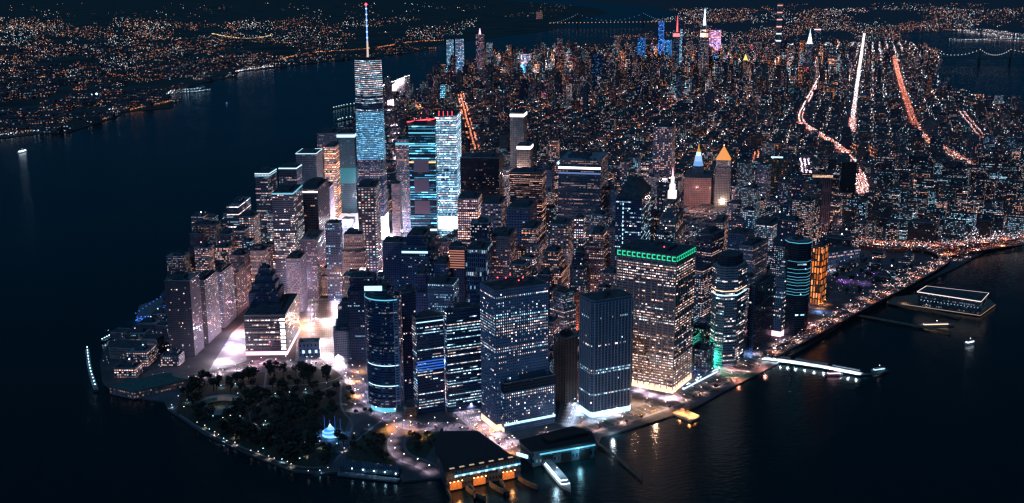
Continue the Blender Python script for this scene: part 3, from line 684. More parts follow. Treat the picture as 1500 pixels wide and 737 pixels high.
def wtc_r(root, p, H, rnd):
    lobby(p, root, mat('screen_glow', (.7, .7, .75), .6, emit=(.9, .92, 1), est=1.5), 30, 38, k=.6, name='lit_screen_wall')
    for k in range(4): q = MB(); u = .2+.22*k; q.tube((p[0][0]+(p[3][0]-p[0][0])*u, p[0][1]+(p[3][1]-p[0][1])*u, H), (p[0][0]+(p[3][0]-p[0][0])*u, p[0][1]+(p[3][1]-p[0][1])*u, H+11), .35, 5); q.build('crane_mast', E_RED, root)
tower('glass_skyscraper', 'bright blue white glass tower with a blank white lit block low on its front', 668, 170, 298, None, 29, 7, 14, st((.1, .2, .3), 2.2, 4.3, .96, .75, 1.5, .2, .95, .6), cat='skyscraper', extra=wtc_r)
def wtc_l(root, p, H, rnd):
    c = cpos(p)
    for k in range(3):
        q = MB(); q.tube((c[0]-20+k*14, c[1], H), (c[0]-20+k*14, c[1], H+14), .4, 5); q.tube((c[0]-38+k*20, c[1]-9, H+6), (c[0]+6+k*12, c[1]+5, H+9+k), .6, 5); q.build('tower_crane', E_RED, root)
    lobby(p, root, E_COOL, 5, 40, edges=(3,), name='lit_band'); band(p, root, E_CYAN, H-18, 3, edges=(3,)); band(p, root, E_CYAN, H-46, 3, edges=(3,)); band(p, root, E_ORANGE, H-84, 3, edges=(3,))
    for z in (80, 130, 175):
        panel(root, p, 3, 10, 44, z, z+30, mat('grey_net', (.3, .28, .33), .9), 'hoist_screen', 1)
tower('unfinished_skyscraper', 'unfinished black tower with teal floor bands and red lit cranes', 637, 184, 280, None, 39, 5, 14, st((.02, .05, .08), 2.2, 4.4, .97, .5, .6, .05, .8, .95, tint=(.4, .9, 1)), cat='skyscraper', extra=wtc_l)
tower('glass_tower', 'mid grey glass tower with dense dots of light between the tallest and the unfinished tower', 600, 205, 226, None, 21, 5, 14, st((.2, .17, .19), 2.4, 4, .7, .5, .5, .6, 1.1, .3), extra=lambda r, p, H, k: band(p, r, E_CYAN, H-12, 5, edges=(3,)))
tower('hotel_tower', 'narrow pinkish slab with fine floor lines rising from the white glare', 585, 270, 140, None, 12, 3, 12, st((.4, .3, .28), 4, 3.2, .9, .35, .5, .62, .9, .2), cat='hotel')
tower('office_tower', 'broad black tower with scattered small white windows right of the bright glass skyscraper', 731, 232, 226, None, 57, 6, 18, st((.025, .03, .04), 3.6, 4.4, .6, .4, .16, .5, 1.5, .5), near=True)
def crown_w(r, p, H, k): band(p, r, E_WHITE, H-9, 7, 'lit_crown'); antenna(*cpos(p), H, 10, r)
tower('stone_skyscraper', 'slender brown stone tower with a white lit crown and one red light', 767, 166, 282, None, 20, 5, 20, st((.36, .27, .23), 3, 3.9, .45, .5, .16, .6, 1.0, .3), cat='skyscraper', extra=crown_w)
tower('stone_tower', 'shorter brown neighbour with a white lit band against the slender crowned tower', 777, 214, 215, None, 20, 4, 20, st((.33, .24, .2), 3, 3.9, .45, .5, .2, .6, 1.1, .3), extra=lambda r, p, H, k: band(p, r, E_WHITE, H-8, 7, 'lit_crown'))
tower('office_tower', 'black tower with warm ribbon rows below a dark flat top before the crowned tower', 794, 254, 208, None, 47, 6, 22, st((.03, .035, .05), 2.6, 4.2, .9, .45, .42, .55, 1.5, .95), near=True)
def screen(r, p, H, k):
    band(p, r, E_WHITE, H-17, 4, 'lit_band', edges=(3,)); band(p, r, mat('dim_blue_light', (.1, .1, .1), .5, emit=(.2, .35, .8), est=.6, sample='NONE'), H-27, 3, 'lit_band', edges=(3,)); q = MB(); q.octa(p[3][0], p[3][1], H-6, 4); q.build('roof_lamp', E_COOL, r)
tower('office_tower', 'tall grey banking tower with one white lit floor under a plain grey top', 880, 236, 248, None, 62, 11, 24, st((.17, .18, .2), 2.6, 4, .6, .5, .26, .5, 1.6, .7), near=True, extra=screen)
def sign_w(r, p, H, k):
    l = math.dist(p[3], p[0]); panel(r, p, 3, l-29, l-2, H-18, H-2, E('screen_white', (.92, .95, 1), 4), 'screen', 1)
tower('office_tower', 'tower with a glaring white rectangular screen near its top', 874, 283, 178, None, 32, 12, 24, st((.15, .15, .17), 3, 4, .6, .5, .25, .6, 1.4, .5), near=True, extra=sign_w)
tower('slab_tower', 'narrow pale grey slab left of the dark pyramid roofed tower', 903, 279, 180, None, 17, 3, 24, st((.3, .3, .32), 2.4, 4, .45, .5, .2, .5, 1.1, .3), near=True)
def pyr(k_=.42, h=24, m=None):
    def f(r, p, H, rnd):
        q = MB(); q.frustum(grow(p, 1), H, inset(p, k_), H+h); q.build('pyramid_roof', m or ROOF, r)
    return f
def x60(r, p, H, rnd):
    pyr(.45, 26)(r, p, H, rnd)
    for z in range(40, int(H)-6, 8):
        panel(r, p, 3, 13, 14.6, z, z+4, E_COOL, 'lamp_strip')
tower('pyramid_roofed_tower', 'dark blue tower with a black truncated pyramid roof and a dotted line of lights', 940, 293, 203, None, 38, 14, 26, st((.05, .08, .16), 2.6, 4, .7, .5, .3, .15, 1.3, .6), pent=None, near=True, panes=60, extra=x60)
def x70(r, p, H, rnd):
    c = cpos(p); z = H
    for s_, h in ((15, 14), (10, 12), (6, 14)):
        q = MB(); q.box(c[0], c[1], z, z+h, s_, s_, rad(-25)); q.build('lit_crown', E('crown_white', (1, .88, .88), 1.3), r); z += h
    q = MB(); q.tube((c[0], c[1], z), (c[0], c[1], z+18), 1.6, 6, r2=.2); q.build('spire', E_PINK, r)
tower('spired_skyscraper', 'slender stepped tower with a white lit lantern crown and a pink spire', 992, 300, 198, None, 30, 14, 28, st((.24, .2, .2), 2.8, 3.9, .5, .5, .3, .6, 1.5, .25), cat='skyscraper', near=True, panes=60, tiers=[(1, .72), (.82, .86), (.6, 1)], extra=x70, pent=None)
tower('rippled_skyscraper', 'tall pinkish residential tower with scattered lights behind the spired one', 985, 187, 262, None, 28, 5, 26, st((.3, .25, .28), 3.2, 3.5, .55, .5, .34, .6, 2.6, .1), cat='skyscraper')
tower('stone_tower', 'thin brown tower with a column of pinkish windows left of the grey banking tower', 817, 206, 205, None, 13, 3, 22, st((.3, .2, .18), 3, 3.9, .6, .5, .5, .62, 1.4, .2))
tower('stone_tower', 'plain mauve shaft in front of the thin brown tower', 808, 250, 170, None, 12, 4, 22, st((.32, .26, .3), 3, 4, .3, .4, .04, .5, .8, .1))
# civic centre
tower('municipal_building', 'broad reddish brown civic block under the blue lit turret', 1040, 262, 0, (1040, 318), 40, 5, 24, st((.42, .24, .2), 3, 4.2, .4, .5, .08, .6, 1.2, .2), cat='civic building', pent=False)
def turret():
    x, y = G(1022, 258, 95); y += 30; x += 12; root = empty('civic_turret', x, y, 0); tag(root, 'tall blue lit turret topped by a gilded lantern above the brown civic block', 'turret'); occupy(rect(x, y, 30, 30), 170)
    m = MB(); m.box(x, y, 0, 118, 30, 30, rad(-24), st((.3, .27, .26), lit=.1)); m.build('wall', FAC, root)
    z = 118
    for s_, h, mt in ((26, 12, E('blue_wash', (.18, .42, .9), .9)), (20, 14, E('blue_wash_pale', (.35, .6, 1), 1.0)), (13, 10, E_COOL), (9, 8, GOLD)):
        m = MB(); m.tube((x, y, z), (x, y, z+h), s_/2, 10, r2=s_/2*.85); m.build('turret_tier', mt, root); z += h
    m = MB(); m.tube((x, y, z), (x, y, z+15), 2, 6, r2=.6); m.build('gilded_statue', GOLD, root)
turret()
def court():
    x, y = G(1060, 232, 148); root = empty('courthouse_tower', x, y); tag(root, 'square tower with a glowing orange gold pyramid roof', 'courthouse'); occupy(rect(x, y, 40, 40), 150)
    m = MB(); m.box(x, y, 0, 128, 40, 40, rad(-24), st((.3, .28, .25), 4, 4.4, .45, .5, .12, .7, 1.1, .2)); m.build('wall', FAC, root)
    p = rect(x, y, 36, 36, rad(-24)); m = MB(); m.prism(p, 128, 146, st((.4, .36, .33), 7, 18, .55, .8, .9, .62, .5, 0), tmi=0); m.build('colonnade', FAC, root)
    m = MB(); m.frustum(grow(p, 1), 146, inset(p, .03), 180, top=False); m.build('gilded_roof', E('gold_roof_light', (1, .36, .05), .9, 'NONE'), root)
    m = MB(); m.octa(x, y, 182, 2.5); m.build('finial', E_WARM, root)
court()
tower('civic_office_tower', 'tan office block with a cross of warm windows and blue white roof lamps', 1149, 234, 0, (1152, 292), 34, 4, 22, st((.3, .26, .19), 3.4, 4.6, .6, .5, .16, .78, 1.6, .25), cat='office tower', extra=lambda r, p, H, k: band(inset(p, .5), r, E_COOL, H+4, 4, 'roof_lamps'))
tower('police_headquarters', 'dark brown cube below the tan office block', 1148, 284, 0, (1150, 313), 36, 4, 22, st((.12, .08, .07), 4, 4.5, .5, .5, .15, .55, 1.6, .4), cat='civic building', pent=False)
tower('civic_block', 'low block with a curved blue grey top and tall white lit bays', 1112, 284, 0, (1112, 306), 40, 3, 22, st((.16, .2, .24), 4, 14, .5, .8, .35, .3, 1.6, .1), cat='civic building', pent=False)
tower('telephone_exchange', 'tall nearly blank pinkish tower slab at the right of the civic buildings', 1214, 252, 0, (1214, 350), 29, 6, 26, st((.3, .2, .2), 3.2, 30, .35, .92, .05, .62, .4, .1), cat='telephone exchange', extra=lambda r, p, H, k: band(p, r, E_WARM, H-14, 6, 'lit_band', edges=(3,)))
tower('telephone_exchange', 'dark top block behind the nearly blank pinkish slab', 1250, 238, 0, (1252, 290), 22, 5, 26, st((.07, .08, .08), lit=.0), cat='building', pent=False)
# centre cluster
cl = [
 ('office_tower', 'dark blue wedding cake tower with one bright white window row near its top', 628, 350, 165, 44, 13, 16, (.05, .08, .15), .12, .3, 1.8, [(1, .8), (.86, .9), (.6, 1)]),
 ('office_tower', 'deep blue tower with a flat crown left of the wedding cake tower', 600, 356, 150, 40, 5, 14, (.05, .09, .18), .06, .3, 1.5, None),
 ('stone_tower', 'brown pink stone tower with evenly scattered windows in front of the dark slab', 533, 345, 150, 34, 4, 12, (.36, .24, .22), .24, .58, 1.3, [(1, .8), (.8, 1)]),
 ('apartment_tower', 'near black slab with dense square white windows beside the white glare', 550, 275, 200, 27, 6, 10, (.05, .05, .07), .42, .5, 1.0, None),
 ('office_tower', 'dark navy tower with a few royal blue windows below the white glare', 497, 328, 150, 21, 4, 12, (.05, .07, .14), .2, .1, 1.3, None),
 ('office_tower', 'black squat tower with a few bright spots and an oval roof lamp', 550, 408, 135, 42, 5, 12, (.03, .05, .09), .1, .2, 2.0, [(1, .85), (.85, 1)]),
 ('office_tower', 'narrow dark blue tower with a pointed stepped top in the middle of the cluster', 636, 372, 140, 26, 8, 18, (.05, .08, .15), .08, .3, 1.6, [(1, .7), (.7, .85), (.4, 1)]),
 ('office_tower', 'tower with blue vertical fins and two cyan window rows', 712, 367, 150, 30, 9, 20, (.06, .14, .26), .14, .2, 1.6, None),
 ('office_tower', 'dark square tower with a vertical row of white windows behind the blue finned one', 716, 328, 180, 27, 5, 20, (.06, .06, .1), .16, .4, 1.6, None),
 ('stone_tower', 'brownish tower with pink lit cornice right of the dark square tower', 747, 348, 150, 30, 10, 20, (.32, .22, .2), .18, .62, 1.3, None),
 ('office_tower', 'slate blue block with a cubic dark penthouse below the black ribbon tower', 776, 306, 165, 34, 11, 22, (.13, .16, .22), .07, .5, 1.3, None),
 ('office_tower', 'greyish brown tower with many pinkish lights above the gridded tower roof', 788, 338, 140, 30, 14, 24, (.2, .17, .18), .3, .58, 1.2, [(1, .8), (.75, 1)]),
 ('office_tower', 'teal shaded tower with bright cyan windows behind the curved glass tower', 664, 418, 135, 38, 8, 20, (.05, .13, .18), .25, .12, 1.5, None),
 ('office_tower', 'navy tower with a hipped top squeezed between the slim and teal towers', 626, 405, 140, 24, 8, 18, (.05, .08, .16), .1, .4, 1.6, [(1, .8), (.6, 1)]),
 ('office_tower', 'tower with an orange lit louvred top between the wedding cake and the finned tower', 680, 362, 145, 22, 4, 20, (.14, .12, .16), .06, .5, 1.2, None),
 ('stone_tower', 'tan stone tower with white lit rows right of the deep blue towers', 832, 330, 150, 24, 8, 24, (.27, .21, .2), .25, .58, 1.3, None),
 ('office_tower', 'narrow tower with a stack of dim white bands near the screen tower', 855, 320, 140, 14, 3, 24, (.14, .16, .2), .4, .4, 1.1, None),
 ('apartment_tower', 'grey tower with two columns of warm windows below the screen tower', 884, 345, 135, 26, 10, 26, (.15, .13, .15), .3, .62, 1.8, None),
 ('stone_tower', 'plain pinkish side walled tower left of the green crowned slab', 902, 335, 140, 12, 8, 26, (.34, .26, .26), .12, .55, 1.3, None),
 ('office_tower', 'brown tower with an orange lit terrace halfway between the two waterfront towers', 822, 372, 120, 34, 10, 26, (.24, .17, .16), .3, .65, 1.3, [(1, .7), (.8, .85), (.6, 1)]),
 ('office_tower', 'dark domed tower among the pinkish towers behind the waterfront', 857, 372, 118, 22, 8, 26, (.05, .06, .09), .1, .5, 1.5, [(1, .8), (.8, .92), (.5, 1)]),
 ('office_block', 'grey stepped block between the tall gridded tower and the ribbed tower', 826, 432, 92, 20, 18, 60, (.14, .16, .2), .3, .4, 1.1, [(1, .8), (.8, 1)]),
 ('apartment_block', 'orange lit narrow brick block above the alley left of the ribbed tower', 842, 430, 80, 10, 8, 60, (.4, .2, .14), .2, .8, 1.2, None),
 ('office_tower', 'dark tower with sparse cool lights right of the green crown', 1043, 345, 130, 22, 18, 45, (.07, .09, .13), .2, .45, 1.4, None),
 ('stone_tower', 'pinkish lit tower with warm windows under the orange street glow', 1060, 328, 105, 16, 8, 30, (.4, .28, .25), .3, .68, 1.3, None),
 ('office_tower', 'blue grey flat roofed tower behind the octagonal tower', 1092, 345, 115, 26, 14, 40, (.14, .18, .26), .15, .3, 1.2, None),
 ('office_tower', 'pale block with dense cool dots behind the rounded glass tower', 1132, 332, 95, 34, 18, 40, (.2, .2, .22), .4, .4, 1.5, None),
 ('office_tower', 'dark tower with white window rows just left of the octagonal tower', 1030, 398, 105, 12, 16, 45, (.1, .12, .16), .35, .5, 1.4, None),
 ('office_tower', 'tall dark tower with fine lights left of the crowned stone tower', 745, 250, 150, 16, 5, 20, (.1, .1, .13), .4, .5, 1.2, None),
 ('office_tower', 'grey tower with cool window stack left of the pyramid roof', 935, 232, 150, 22, 4, 24, (.12, .14, .17), .3, .3, 1.2, None),
 ('office_tower', 'pale ribbed tower topped by a pink lamp cluster behind the pyramid roof', 922, 238, 165, 14, 3, 24, (.25, .22, .22), .2, .6, 1.0, None),
 ('office_tower', 'tan block left of the broad black tower with pink lit window stacks', 700, 292, 155, 30, 6, 16, (.3, .2, .22), .4, .58, 1.3, None),
 ('office_tower', 'grey brown tower below the broad black tower with many dim windows', 734, 300, 145, 30, 8, 18, (.22, .2, .22), .22, .5, 1.0, None),
 ('office_block', 'pink lit blocks of flats behind the amber tower', 515, 256, 70, 14, 5, 12, (.42, .26, .3), .35, .6, 1.2, None),
 ('office_tower', 'rosy slab left of the white glare with diagonal street light on it', 483, 275, 130, 12, 6, 12, (.42, .28, .32), .3, .6, 1.1, None),
 ('stone_tower', 'stepped tan tower right of the glaring plaza', 494, 395, 52, 24, 6, 12, (.34, .25, .24), .25, .6, 1.2, [(1, .75), (.75, 1)]),
 ('office_tower', 'dark tower with bright white vents between the avenue towers', 463, 352, 115, 24, 12, 12, (.14, .12, .17), .2, .5, 2.0, None),
 ('apartment_tower', 'grey apartment tower with brown balconies right of the riverside grid tower', 372, 318, 125, 22, 8, 12, (.22, .19, .2), .4, .55, 1.2, None),
 ('apartment_tower', 'dark apartment block with a round white roof lamp', 358, 338, 105, 16, 8, 12, (.16, .15, .17), .35, .5, 1.3, None),
 ('apartment_tower', 'tan tower with warm windows below the blue outlined roof', 388, 368, 100, 22, 8, 12, (.3, .24, .22), .35, .6, 1.3, None),
 ('apartment_tower', 'brown block in the row behind the third avenue tower', 358, 375, 80, 22, 7, 14, (.25, .19, .19), .35, .58, 1.3, None),
 ('apartment_tower', 'dim lavender tower beside the stepped blue crown', 440, 380, 100, 22, 8, 12, (.22, .2, .28), .25, .5, 1.3, None),
 ('office_tower', 'narrow navy tower behind the slim pinkish windowed one', 570, 428, 120, 22, 6, 14, (.04, .08, .14), .12, .2, 1.4, None),
 ('office_block', 'blue lit flat topped block with cool windows behind the teal tower', 655, 388, 120, 20, 7, 18, (.06, .1, .18), .12, .3, 1.3, None),
]
for (nm, lb, cx, yt, H, wl, wr, th, wall, lit, warm, br_, tiers) in cl:
    ex = None; bay, fh, wu, wv, bd = R.uniform(2.6, 3.6), R.uniform(3.7, 4.3), R.uniform(.5, .7), .5, R.uniform(.2, .6)
    if 'orange lit louvred' in lb: ex = lambda r, p, H, k: [band(p, r, E('louvre_orange', (1, .35, .18), .55, 'NONE'), H-8-4.2*j, 1.8, 'lit_louvre', edges=(3,)) for j in range(8)]
    if 'one bright white' in lb: ex = lambda r, p, H, k: band(inset(p, .87), r, E_COOL, H*.8+6, 3.5, edges=(3,))
    if 'oval roof' in lb: ex = lambda r, p, H, k: lobby(inset(p, .18), r, E_WHITE, 2, H+9, name='roof_lamp')
    if 'blue vertical fins' in lb: bay, wu, fh, wv = 3, .7, 8, .9
    if 'dense square' in lb: bay, fh, wu, wv, bd = 4, 4.2, .55, .5, .1
    tower(nm, lb, cx, yt, H, None, wl, wr, th, st(wall, bay*1.15, fh, wu, wv, min(.6, lit*1.5), warm-.04, br_*1.4, bd), cat='apartment building' if 'apartment' in nm else 'office building', near=yt > 330, tiers=tiers, extra=ex)
# ------------------------------------------------------------------ waterfront buildings, piers and boats
def flat(px, h): return [G(a, b, h) for a, b in px]
def ccw(p): return p if sum(p[i][0]*p[(i+1) % len(p)][1]-p[(i+1) % len(p)][0]*p[i][1] for i in range(len(p))) > 0 else p[::-1]
def root_at(name, poly, label, cat, z=0, group=None):
    c = cpos(poly); r = empty(name, c[0], c[1], z); return tag(r, label, cat, group)
def pt_light(name, x, y, z, e, col, r=1.5, parent=None):
    aim_down = name in ('added_road_glow', 'pier_light', 'deck_light') or (name in ('added_street_glow', 'sodium_light') and PJ(x, y)[0] > 860)   # spots aimed down, which keeps long streaks off the water
    l = bpy.data.objects.new(name, bpy.data.lights.new(name, 'SPOT' if aim_down else 'POINT'))
    if aim_down: l.data.spot_size = rad(150); l.data.spot_blend = .5
    C.objects.link(l); l.data.energy = e; l.data.color = col; l.data.shadow_soft_size = r
    l.data.use_shadow = True
    if parent is not None: l.parent = parent; l.location = (x-parent.location.x, y-parent.location.y, z-parent.location.z)
    else: l.location = (x, y, z)
    return l
def ferry_terminal():
    H = 22; P = ccw(flat([(646, 634), (699, 633), (744, 666), (763, 672), (653, 693), (637, 652)], H)); occupy(P, H, 0)
    r = root_at('ferry_terminal', P, 'large black roofed ferry terminal with a cyan lit front and three orange lit slips', 'ferry terminal')
    m = MB(); m.prism(P, -1, H, st((.05, .07, .09), 4, 8, .6, .5, .12, .2, .8, .3), 0, top=False); m.build('wall', FAC, r)
    m = MB(); m.prism(grow(P, 1.5), H+.01, H+1.6, None, 0, bottom=True); m.build('roof', BLACKROOF, r)
    a, b = G(653, 693, H), G(763, 672, H); t = dirn(a, b); n = (t[1], -t[0]); l = math.dist(a, b); ang = math.atan2(t[1], t[0])
    m = MB(); m.box(a[0]+t[0]*l*.55+n[0]*2.5, a[1]+t[1]*l*.55+n[1]*2.5, H-6, H-4.2, l*.86, 1.2, ang); m.build('lit_band', E_CYAN, r)
    for k in range(9):
        m = MB(); m.box(a[0]+t[0]*l*(.12+.1*k)+n[0]*3.4, a[1]+t[1]*l*(.12+.1*k)+n[1]*3.4, H-6.2, H-4, l*.035, .6, ang); m.build('lamp', E_COOL, r)
    for k, u in enumerate((.12, .43, .82)):
        x, y = a[0]+t[0]*l*u+n[0]*2, a[1]+t[1]*l*u+n[1]*2
        m = MB(); m.box(x, y, 0, 7.5, 15, 2, ang); m.box(x, y, 7.52, 9.6, 11, 2, ang); m.build('slip_opening', mat('slip_glow_%d' % k, (.3, .16, .08), .7, noise=.6, nscale=.5, emit=(1, .2, .03), est=.42), r)
        for q in range(4):
            m = MB(); m.octa(x+t[0]*(-8+5*q)+n[0]*3, y+t[1]*(-8+5*q)+n[1]*3, 11, .8); m.build('slip_lamp', E_LAMPO, r)
        for sgn in (-1, 1):
            m = MB()
            pts = [(x+t[0]*sgn*(12+2*q*q/10)+n[0]*(3+5*q), y+t[1]*sgn*(12+2*q*q/10)+n[1]*(3+5*q)) for q in range(8)]
            ribbon(m, pts, 2.2, 3.5, 5.5); m.build('timber_rack', WOODP, r)
        pt_light('slip_light', x+n[0]*12, y+n[1]*12, 9, 7000, (1, .42, .12), 1.5, r)
    m = MB(); m.box(a[0]+t[0]*l*1.02, a[1]+t[1]*l*1.02, H+2, H+6, 16, 2, ang+rad(-60)); m.build('roof_sign', E_COOL, r)
    for k in range(7):
        m = MB(); m.box(a[0]+t[0]*l*(.1+.13*k)-n[0]*5, a[1]+t[1]*l*(.1+.13*k)-n[1]*5, H+1.6, H+2.4, 6, 2, ang); m.build('skylight', E('skylight_glow%d' % k, (1, .7, .45), .5), r)
ferry_terminal()
def maritime():
    H = 18; P = ccw(flat([(762, 646), (780, 662), (793, 661), (872, 648), (866, 634), (838, 626)], H)); occupy(P, H, 0)
    r = root_at('maritime_building', P, 'long dark ferry house with a cyan lit eave right of the ferry terminal', 'ferry terminal')
    m = MB(); m.prism(P, -1, H, st((.06, .12, .13), 5, 9, .5, .6, .35, .15, .8, .2), top=False); m.build('wall', FAC, r)
    m = MB(); m.prism(grow(P, 1.2), H+.01, H+1.5, bottom=True); m.build('roof', BLACKROOF, r)
    c = cpos(P); m = MB(); m.box(c[0]+10, c[1]+5, H+1.5, H+6, 60, 14, rad(15)); m.build('roof_monitor', DARK, r)
    a, b = G(790, 662, H), G(871, 648, H); t = dirn(a, b); n = (t[1], -t[0]); l = math.dist(a, b)
    m = MB(); m.box(a[0]+t[0]*l*.5+n[0]*2, a[1]+t[1]*l*.5+n[1]*2, H-3.5, H-1.8, l, 1, math.atan2(t[1], t[0])); m.build('lit_band', E_CYAN, r)
    for k in range(3):
        x, y = a[0]+t[0]*l*(.15+.33*k), a[1]+t[1]*l*(.15+.33*k)
        m = MB(); m.box(x+n[0], y+n[1], 0, 11, 14, 1.5, math.atan2(t[1], t[0])); m.build('arched_opening', DARK, r)
    pt_light('eave_light', a[0]+t[0]*l*.7+n[0]*7, a[1]+t[1]*l*.7+n[1]*7, 12, 9000, (.3, .8, 1), 2, r)
maritime()
def boat(px, ln, wd, ang, decks, name, label, m_l, hull=(.3, .3, .32), e=0, ec=(.6, .85, 1), tower_=True):
    x, y = G(*px); r = tag(empty(name, x, y, -1.6, ang), label, 'boat'); 
    def hp(k, s_=1.0): return [(-ln/2*s_, -wd/2*k), (ln*.28*s_, -wd/2*k), (ln/2*s_, 0), (ln*.28*s_, wd/2*k), (-ln/2*s_, wd/2*k)]
    def add(nm, mb, m): ob = bpy.data.objects.new(nm, mb.mesh(nm, m)); C.objects.link(ob); ob.parent = r
    m = MB(); m.frustum(hp(.85), 0, hp(1), 2.8); add('hull', m, mat(name+'_hull', hull, .5))
    z = 2.8
    for k in range(decks):
        s_ = .86-.14*k; m = MB(); m.box(-ln*.03, 0, z, z+1.9, ln*.8*s_, wd*.8*s_, 0); add('deck_cabin', m, m_l)
        m = MB(); m.box(-ln*.03, 0, z+1.9, z+2.3, ln*.83*s_, wd*.88*s_, 0); add('deck', m, CONC); z += 2.3
    if tower_: m = MB(); m.tube((0, 0, z), (0, 0, z+4), .2, 5); add('mast', m, METAL); m = MB(); m.octa(0, 0, z+4, .6); add('masthead_lamp', m, E_LAMPW)
    if e: pt_light('deck_light', x, y, 8, e, ec, 1.5, None).parent = None
    return r
_a, _b = G(797, 672), G(836, 718)
boat((816, 696), math.dist(_a, _b), 15, math.atan2(_b[1]-_a[1], _b[0]-_a[0]), 2, 'ferry_boat', 'white lit ferry with bright decks moored at the cyan eaved ferry house', E_FERRY)
pt = pt_light('ferry_deck_lamp', *G(815, 700), 16, 16000, (.5, .8, 1), 2); 
boat((1421, 502), 22, 7, rad(20), 1, 'motor_launch', 'small launch with blue white lights out on the dark river', E_FERRY)
boat((33, 222), 60, 14, rad(75), 2, 'river_ferry', 'ferry with white lights alone on the wide river at the far left', E_FERRY)
boat((332, 152), 16, 5, rad(75), 1, 'river_boat', 'tiny boat with a blue light in the middle of the wide river', E_BLUE)
def pier(pts, wd, z, label, m=WOODP, name='pier', thick=1.2, cat='pier'):
    r = root_at(name, pts, label, cat); mb = MB(); ribbon(mb, pts, wd, z, thick); a, b = pts[-1], pts[-2]
    mb.build('deck', m, r); q = MB()
    for side in (-1, 1):
        for x, y, a_ in along(offs(pts, side*(wd/2-1)), 9, 3): q.tube((x, y, -4), (x, y, z-thick), .35, 5)
    q.build('piles', WOODP, r); return r
# ferry landing with white lit roofs
P11 = GP((1118, 526), (1160, 531), (1215, 540), (1262, 549))
r11 = pier(P11, 15, 1.6, 'ferry landing pier with glaring white lit canopies on the river', CONC)
for (u0, u1, w_) in ((0, 1, 6), (1, 2, 6), (2, 3, 4)):
    a, b = P11[u0], P11[u1]; t = dirn(a, b); l = math.dist(a, b); n = (-t[1], t[0]); ang = math.atan2(t[1], t[0]); mx, my = (a[0]+b[0])/2+n[0]*4, (a[1]+b[1])/2+n[1]*4
    m = MB(); m.box(mx, my, 5.5, 6, l*.86, w_, ang); m.build('canopy', CONC, r11)
    m = MB(); m.box(mx, my, 5.0, 5.45, l*.84, w_*.5, ang); m.build('canopy_light', E_FERRY, r11)
    for k in range(4):
        u = (k+.5)/4; x, y = a[0]+t[0]*l*u-n[0]*4, a[1]+t[1]*l*u-n[1]*4; pt_light('pier_light', x, y, 7, 26000, (.8, .92, 1), .8, r11)
q = GP((1285, 548), (1300, 543)); rq = pier([P11[-1], *q], 7, 1.4, 'low floating stage at the outer tip of the ferry landing', METAL, 'landing_stage')
boat((1222, 548), 27, 8, rad(-8), 1, 'commuter_ferry', 'small commuter ferry moored along the white lit landing', E_PINK, ec=(1, .8, .8))
boat((1288, 542), 26, 7, rad(8), 1, 'commuter_ferry', 'commuter ferry with three lamps at the outer tip of the landing', E_COOL)
# heliport barge with orange light
hx = GP((985, 606), (1012, 618), (1026, 611), (1000, 598)); r = root_at('heliport_pier', hx, 'short pier flooded with orange lamp light at the river wall', 'pier'); m = MB(); m.prism(ccw(hx), -1.5, 1.2); m.build('deck', CONC, r)
for k, (a, b) in enumerate(((996, 606), (1010, 612), (1018, 608))): pt_light('sodium_light', *G(a, b), 8, 34000, (1, .32, .08), .8, r)
m = MB(); x, y = G(1004, 601); m.box(x, y, 1.2, 5.5, 16, 6, rad(40), st((.3, .2, .15), lit=.5, warm=.9)); m.build('cabin', [FAC], r)
pier(GP((872, 648), (905, 672), (940, 702)), 3.5, 2, 'long thin dark breakwater rack running out from the ferry house', WOODP, 'breakwater')
# seaport: long dark hall pier
def seaport():
    H = 26; P = ccw(flat([(1345, 428), (1358, 420), (1447, 430), (1436, 442)], H)); P2 = ccw(GP((1300, 443), (1310, 436), (1345, 432), (1350, 425), (1450, 440), (1458, 447), (1436, 463)))
    r = root_at('seaport_pier', P2, 'broad pier carrying the long hall with its white roof outline', 'pier'); m = MB(); m.prism(P2, -1.2, 1.6); m.build('deck', WOODP, r)
    m = MB(); gp = grow(P2, .3)
    for i in range(len(gp)): m.wall(gp[i], gp[(i+1) % len(gp)], .6, 1.3)
    m.build('edge_light', E('edge_glow', (1, .62, .45), .7, 'NONE'), r)
    h = root_at('pier_hall', P, 'long dark hall with a white outlined roof on the broad pier', 'market hall'); occupy(P, H)
    m = MB(); m.prism(P, 1.62, H, st((.06, .07, .08), 4, 7, .55, .5, .45, .3, .7, .2), top=False); m.build('wall', FAC, h)
    m = MB(); m.prism(grow(P, 1), H+.01, H+1); m.build('roof', ROOF, h)
    g = grow(P, 2); m = MB()
    for i in range(4): m.wall(g[i], g[(i+1) % 4], H-.2, H+1.2); m.wall(g[(i+1) % 4], g[i], H-.2, H+1.2)
    m.build('roof_edge_light', E('roof_edge_white', (1, .8, .75), 1.3, 'NONE'), h)
    b, c_ = P[0], P[1]
    for k in range(18):
        u = (k+.5)/18; x, y = G(1347+88*u, 430+12*u, 26); m = MB(); m.octa(x-.8, y-2.4, 15, .8); m.build('wall_lamp', E_COOL, h)
    for k in range(4): pt_light('deck_light', *G(1325+32*k, 446+4*k), 7, 4500, (1, .55, .35), .8, r)
seaport()
pier(GP((1300, 444), (1360, 455), (1405, 466)), 12, 1.6, 'second seaport pier with dim golden lamps beside the hall pier', WOODP)
pier(GP((1255, 462), (1320, 474), (1392, 487)), 9, 1.4, 'dark narrow pier upriver of the ferry landing', WOODP)
boat((1372, 476), 62, 9, rad(-8), 1, 'sailing_ship', 'moored sailing ship with two golden lamps beside the seaport piers', E_WARM)
